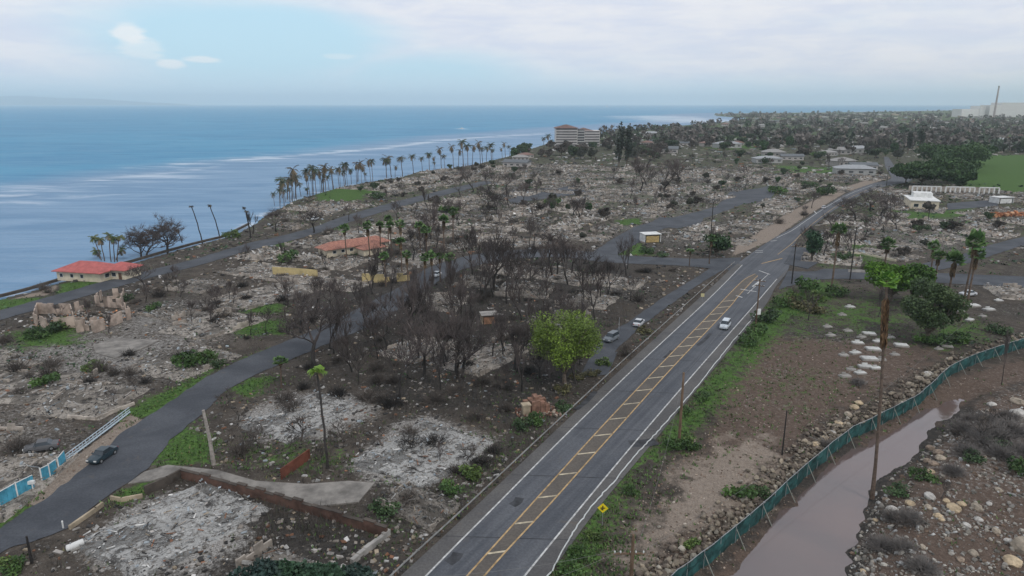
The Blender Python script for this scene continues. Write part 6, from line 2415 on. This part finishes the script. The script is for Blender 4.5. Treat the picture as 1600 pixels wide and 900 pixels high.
sed = car((.022, .040, .052))
p = G(161, 716)
place(sed, (p[0], p[1], .03), road_angle((138, 728), (186, 696)), (1.0, 1.05, 1.0))
tag(sed, 'dark blue-black sedan parked at the kerb of the side street', 'car')
suv = car((.55, .60, .64), name='moving_car', kind='suv')
p = G(1133, 512)
place(suv, (p[0], p[1], .07), road_angle((1124, 520), (1150, 485)), (1.05, 1.05, 1.0))
tag(suv, 'white car with pale roof driving on the right lane of the highway', 'car')
wcar = car((.50, .52, .54), rough=.5)
gcar = car((.16, .18, .20), rough=.5, kind='suv')
bcar = car((.10, .10, .105), rough=.6)
for (px, pa, pb, src_, lab) in (                                ((998, 508), (1000, 510), (1040, 470), wcar, 'white sedan parked in the middle of the frontage lane'),
                                ((955, 532), (940, 540), (990, 512), gcar, 'grey boxy car on the pad beside the frontage lane'),
                                ((1287, 326), (1256, 348), (1300, 318), wcar, 'white car on the far stretch of the highway'),
                                ((1318, 316), (1300, 322), (1347, 300), bcar, 'dark car turning beside the far stretch of the highway'),
                                ((682, 432), (640, 455), (700, 420), wcar, 'pale car at the bend of the side street between trunks'),
                                ((1512, 462), (1500, 462), (1530, 460), wcar, 'white car standing on the lots near the right cross street'),
                                ((1455, 321), (1440, 330), (1470, 332), gcar, 'grey car in front of the white flat-roofed hall'),
                                ((1372, 292), (1347, 304), (1387, 290), bcar, 'dark car at the far bend of the highway'),
                                ((492, 344), (425, 375), (537, 342), wcar, 'white car on the coast road behind the burned shore tree'),
                                ((66, 703), (40, 710), (100, 700), bcar, 'burned dark car wreck in the ash on the left')):
    p = G(*px)
    o = place(src_, (p[0], p[1], .05), road_angle(pa, pb) + (math.pi if px[0] in (998, 1287) else 0))
    tag(o, lab, 'car')
# white tank lying near the bottom left ash field, small white box by the blue fence
A = G(118, 856)
o = MB().tube([[-.85, -.3, .38], [-.8, -.3, .38], [.8, .3, .38], [.85, .3, .38]], [.3, .38, .38, .3], 14, cap=True)
tk_ = empty('fallen_tank', A, .5)
o.build('drum', M_white, tk_)
MB().tube([[-.4, -.15, .7], [-.4, -.15, .9]], .07, 8, cap=True).build('nozzle', M_metal, tk_)
MB().box((0, 0, .05), (1.2, .9, .2), rz=.35).build('cradle', M_conc, tk_)
tag(tk_, 'white cylindrical tank lying beside the bottom left ash field', 'tank')
A = G(52, 766)
mbx = empty('letter_box', A, .2)
MB().box((0, 0, .55), (.12, .12, 1.2)).build('post', M_white, mbx)
MB().box((-.1, 0, 1.2), (.9, .4, .45)).build('box', M_white, mbx)
tag(mbx, 'small white letter box on a post before the blue panel fence', 'letter box')
A = G(99, 825)
o = empty('marker_post', A)
MB().tube([[0, 0, -.1], [0, 0, .9]], .09, 8, cap=True).build('post', M_white, o)
MB().tube([[0, 0, .9], [0, 0, 1.02]], [.13, .05], 8, cap=True).build('cap', M_white, o)
tag(o, 'short white marker post at the kerb above the white tank', 'post')

# ------------------------------------------------------------------ grave slabs
def slabg(w_, d_, h_, light):
    root = empty('grave_slab')
    MB().box((0, 0, h_ / 2), (w_, d_, h_ + .1)).build('plinth', M_conc, root)
    MB().box((0, 0, h_ + .10), (w_ * .88, d_ * .85, .14)).build('slab', light, root)
    if w_ < 3:
        MB().box((0, d_ * .32, h_ + .34), (w_ * .4, .12, .34)).build('headstone', light, root)
    return note(root)


M_gw = material('whitewashed_stone', (.52, .52, .50), var=.25, scale=.8, rand=.15)
GV = [slabg(2.5, 1.3, .22, M_gw), slabg(3.0, 1.9, .3, M_gw), slabg(1.9, 1.1, .15, M_conc)]
LG = ('low white grave slab', 'large white grave slab', 'small grey grave slab')
for (x_, y_, i, a) in ((1293, 511, 2, .1), (1325, 517, 2, 0), (1358, 522, 1, -.2), (1340, 536, 0, -.1), (1364, 546, 1, -.15), (1372, 534, 0, 0), (1408, 540, 1, -.2), (1336, 552, 0, .3), (1318, 555, 2, 0), (1358, 561, 1, -.1), (1352, 573, 0, -.1), (1368, 575, 0, .1), (1344, 583, 0, .2), (1320, 588, 2, .2), (1376, 562, 2, 0),
                       (1330, 577, 2, -.3), (1398, 554, 2, .1), (1390, 527, 2, 0), (1316, 492, 2, 0), (1328, 480, 0, .2), (1480, 541, 2, -.4), (1467, 545, 2, .2), (1298, 524, 2, .3), (1346, 527, 2, .5), (1500, 470, 0, .1), (1520, 478, 1, .1), (1500, 486, 0, 0), (1545, 484, 0, .2), (1560, 470, 0, .1), (1535, 494, 2, .3), (1515, 500, 0, .6)):
    p = G(x_, y_)
    o = place(GV[i], (p[0], p[1], gz(p[0], p[1])), a, random.uniform(.85, 1.15))
    later(o, LG[i], 'grave', 'white grave slabs in the old cemetery', 'grave slab in the far corner of the cemetery')

# ------------------------------------------------------------------ distant town: houses among trees
HV = []
for i, (wc, rc, L_, D_, hh_, gab) in enumerate((((.36, .34, .32), (.27, .26, .25), 20, 13, 4, False), ((.40, .36, .31), (.22, .21, .20), 18, 12, 3.5, True), ((.44, .40, .37), (.20, .115, .095), 18, 13, 4, False), ((.45, .42, .40), (.12, .13, .14), 26, 14, 4.5, True), ((.38, .38, .37), (.30, .31, .32), 30, 15, 5, False))):
    r_ = empty('town_house')
    MB().box((0, 0, hh_ / 2), (L_, D_, hh_ + .4), col=wc).build('wall', M_attr, r_)
    mb = MB()
    hip_roof(mb, L_, D_, hh_ + .18, 2.6, .8, gable=gab, x0=-L_ / 2, y0=-D_ / 2)
    mb.c = [np.tile(np.array(rc), (len(c_), 1)) for c_ in mb.c]
    mb.build('roof', M_attr, r_)
    for k in range(4):
        fb = MB().box((-L_ / 2 + (k + .5) * L_ / 4, -D_ / 2 - .04, hh_ * .5), (L_ / 9, .12, 1.4), col=(.05, .055, .06))
        fb.build('window', M_attr, r_)
    HV.append(note(r_))
LH = ('white hip-roofed far house', 'tan gabled far house', 'far house with reddish roof', 'grey dark-roofed far house', 'long white far building')
rgH = np.random.default_rng(44)
HS = []
for (x0, x1, y0, y1, n_) in ((1195, 1345, 222, 262, 9), (1060, 1400, 205, 232, 22), (1130, 1600, 180, 206, 46), (940, 1060, 226, 240, 5), (1540, 1640, 215, 236, 10), (990, 1130, 212, 225, 5), (1330, 1400, 255, 275, 5), (800, 870, 232, 262, 3)):
    c_ = 0
    while c_ < n_:
        p = G(rgH.uniform(x0, x1), rgH.uniform(y0, y1))
        if sdist_far(p[None, :2])[0] < 20 or road_d(p[None, :2])[0] > -14 or any(math.hypot(p[0] - q[0], p[1] - q[1]) < 26 for q in HS):
            c_ += .2
            continue
        c_ += 1
        HS.append(p)
        i = int(rgH.choice(5, p=[.3, .22, .15, .18, .15]))
        o = place(HV[i], (p[0], p[1], -.1), rgH.uniform(-.5, .5), rgH.uniform(.7, 1.05))
        later(o, LH[i], 'house', 'houses of the far town', 'pale house among the far trees of the town')
# factory at the far right with smokestack
A = G(1538, 183)
zd = A[1] / CP
fc = empty('factory', A)
k_ = zd / FPX
for (x0, x1, h_) in ((1542, 1558, 10), (1558, 1600, 13), (1600, 1640, 12), (1502, 1530, 5), (1528, 1536, 9)):
    MB().box((((x0 + x1) / 2 - 1538) * k_, 20 + (x0 % 7), h_ * k_ * 1.15 / 2 + 8 * k_ * .35), ((x1 - x0) * k_ * .985, 60, h_ * k_ * 1.15 + 8 * k_ * .7)).build('hall', M_white, fc)
tag(fc, 'large white factory block with stepped roofs on the far right skyline', 'factory')
ch = empty('smokestack', A + [3.5 * k_, -40, 0])
MB().tube([[0, 0, 0], [0, 0, 43 * k_]], [3.0 * k_ / 2, 1.9 * k_ / 2], 14, cap=True).build('shaft', material('smokestack_concrete', (.36, .31, .30), var=.2, scale=.02), ch)
MB().tube([[0, 0, 41.5 * k_], [0, 0, 43.6 * k_]], [2.3 * k_ / 2] * 2, 14, cap=True).build('rim', M_conc, ch)
tag(ch, 'tall thin smokestack beside the white factory on the skyline', 'smokestack')

# ------------------------------------------------------------------ wooded land: single trees near, one mass beyond
TV = [leafy_tree(900 + i, 9, wd, a, b_, n=1100, size=.95, lobes=9, crown_frac=.8, name='town_tree') for i, (wd, a, b_) in enumerate(((11, (.03, .055, .028), (.065, .095, .045)), (9, (.06, .062, .048), (.09, .095, .07)), (13, (.065, .055, .048), (.105, .09, .078)), (8, (.03, .065, .028), (.06, .125, .04))))]
LT = ('dark green rounded town tree', 'grey-green town tree', 'brownish wide town tree', 'fresh green small town tree')
rgW = np.random.default_rng(66)
NT_ = 0
for (x0, x1, y0, y1, n_) in ((935, 1060, 222, 240, 34), (1060, 1230, 205, 232, 44), (1230, 1420, 208, 245, 40), (1195, 1420, 245, 275, 18), (1420, 1600, 205, 232, 30), (790, 935, 226, 250, 26), (700, 800, 245, 268, 12), (1100, 1240, 232, 300, 10), (1240, 1300, 275, 320, 6), (560, 700, 262, 300, 8), (860, 1100, 300, 390, 7), (860, 1220, 240, 330, 34), (600, 860, 262, 330, 16), (1400, 1600, 330, 410, 8)):
    for _ in range(n_):
        p = G(rgW.uniform(x0, x1), rgW.uniform(y0, y1))
        if sdist_far(p[None, :2])[0] < 12 or road_d(p[None, :2])[0] > -6:
            continue
        if p[1] < 700 and x0 != 1195:
            rgW.random()
        i = int(rgW.choice(4, p=[.22, .24, .42, .12]))
        s = rgW.uniform(.7, 1.25) * (.42 if p[1] < 620 else 1)
        o = place(TV[i], (p[0], p[1], -.1), rgW.uniform(0, 6.28), (s, s, s * rgW.uniform(.8, 1.25)))
        later(o, LT[i], 'tree', 'trees of the far town', 'town tree in the belt of trees at the far end of the burned area')
n = 3400
r = 900 * (7.5 ** rgW.random(n))
a = np.radians(rgW.uniform(0, 50, n))
P = np.stack([r * np.sin(a), r * np.cos(a)], -1)
k = (sdist_far(P) > 25) & (fnoise(P, 260, 31) + rgW.normal(0, .35, n) > -.25) & (sdist(P, GS([(1505, 243), (1700, 243), (1700, 298), (1500, 285)])[:, :2]) < 0)
P, r = P[k], r[k]
n = len(P)
m_ = 34
hh_ = rgW.uniform(7, 15, n) * np.clip(1.15 - r / 14000, .5, 1)
d = rgW.normal(0, 1, (n, m_, 3))
d /= np.linalg.norm(d, axis=2)[:, :, None]
wid = hh_ * rgW.uniform(.5, 1.0, n)
cen = np.stack([P[:, 0][:, None] + d[:, :, 0] * wid[:, None] * .7, P[:, 1][:, None] + d[:, :, 1] * wid[:, None] * .7, (hh_ * .55)[:, None] + d[:, :, 2] * (hh_ * .42)[:, None]], -1).reshape(-1, 3)
sz = np.repeat(hh_, m_)[:, None] * rgW.uniform(.22, .4, (n * m_, 1)) * np.ones(3)
base_c = pick(rgW, n, [(.05, .07, .042), (.07, .078, .058), (.10, .086, .076), (.055, .10, .045), (.13, .112, .10)], [1.6, 2.4, 4.5, .8, 4], .2) * 1.15
mb = MB()
many_cards(mb, cen, sz, rand_rots(n * m_, .9, rgW), np.repeat(base_c, m_, 0) * rgW.uniform(.7, 1.3, (n * m_, 1)))
# short trunks
many_boxes(mb, np.column_stack([P, hh_ * .2]), np.stack([hh_ * .05, hh_ * .05, hh_ * .4], -1), rand_rots(n, .05, rgW), np.tile([[.06, .05, .04]], (n, 1)))
tag(mb.build('distant_woods', M_leaf), kind='stuff')
# pale rubble and roofs between the far trees
n = 13000
r = 560 * (7.0 ** rgW.random(n))
a = np.radians(rgW.uniform(-14, 46, n))
P = np.stack([r * np.sin(a), r * np.cos(a)], -1)
k = (sdist_far(P) > 15) & (road_d(P) < -2) & (fnoise(P, 60, 41) + rgW.normal(0, .3, n) > -.05) & (sdist(P, GS([(1505, 243), (1700, 243), (1700, 298), (1500, 285)])[:, :2]) < 0)
P, r = P[k], r[k]
n = len(P)
s = rgW.uniform(.6, 3.0, n) * (r / 700)
mb = MB()
many_boxes(mb, np.column_stack([P, s * .12]), np.stack([s * rgW.uniform(1, 2.2, n), s, s * rgW.uniform(.15, .5, n)], -1), rand_rots(n, .1, rgW), pick(rgW, n, PAL, [2, 3, 3, 3, 3, .5, 1, 1.0, 1], .2), rng=rgW)
tag(mb.build('distant_rubble', M_debris), kind='stuff')

# boats and far island
def boat(px, L_, mast=0, lab=''):
    p = G(px[0], px[1], SEA)
    root = empty('sailing_boat' if mast else 'motor_boat', p, .3)
    t_ = np.linspace(-1, 1, 9)
    V, Ff = [], []
    for q in t_:
        ww = L_ * .15 * (1 - max(0, q) ** 2.2)
        x_ = q * L_ / 2
        V += [[x_, -ww, L_ * .12], [x_, -ww * .6, -.3], [x_, ww * .6, -.3], [x_, ww, L_ * .12]]
    for i in range(8):
        for j in range(4):
            Ff.append([i * 4 + j, i * 4 + (j + 1) % 4, (i + 1) * 4 + (j + 1) % 4, (i + 1) * 4 + j])
    mb = MB().add(V, Ff)
    mb.add(V, [[0, 1, 2, 3]])
    mb.build('hull', M_white, root)
    MB().box((-L_ * .08, 0, L_ * .18), (L_ * .35, L_ * .18, L_ * .13)).build('cabin', M_white, root)
    if mast:
        MB().tube([[0, 0, 0], [0, 0, mast]], .25, 6, cap=True).build('mast', M_metal, root)
        MB().add([[0, 0, mast], [0, 0.1, 3], [-L_ * .45, .1, 3], [.3, .3, mast]], [[0, 1, 2], [3, 2, 1]]).build('sail', M_white, root)
    tag(root, lab, 'boat')


boat((722, 201), 9, 0, 'small white motor boat throwing spray beyond the breaking reef')
boat((949, 167.5), 40, 48, 'tiny white sailing boat on the horizon')
isl = MB()
xs = np.linspace(-300, 310, 60)
V, Ff = [], []
Dm = 24000.0
for i, x_ in enumerate(xs):
    u_ = (x_ - 800) / FPX / (CP + (450 - 160) / FPX * SP)
    hp = (1 - (max(0, x_ - 40) / 270) ** 1.3) if x_ > 40 else 1 - .25 * ((40 - x_) / 340) ** 2
    hgt = max(0, hp) * 300 * (1 + .06 * math.sin(x_ * .05) + .03 * math.sin(x_ * .17))
    for q, (dd_, hf) in enumerate(((0, 0), (350, .45), (800, .85), (1300, 1.0), (2200, .5), (3200, 0))):
        V.append([u_ * (Dm + dd_), Dm + dd_, hgt * hf - 2])
for i in range(len(xs) - 1):
    for j in range(5):
        Ff.append([i * 6 + j, (i + 1) * 6 + j, (i + 1) * 6 + j + 1, i * 6 + j + 1])
isl.add(V, Ff)
o = isl.build('distant_island_hills', material('island_slopes', (.10, .12, .10), var=.2, scale=.002), smooth=True)
tag(o, kind='structure')

write_labels()
for b_ in (BT + BTS + FPV + CP_ + NEARV + MIDV + HV + TV + GV):
    if b_.name not in USED:
        for c_ in list(b_.children):
            bpy.data.objects.remove(c_)
        bpy.data.objects.remove(b_)
for b_ in SHV + DSV + BV + GS_:
    if b_.name not in USED:
        bpy.data.objects.remove(b_)
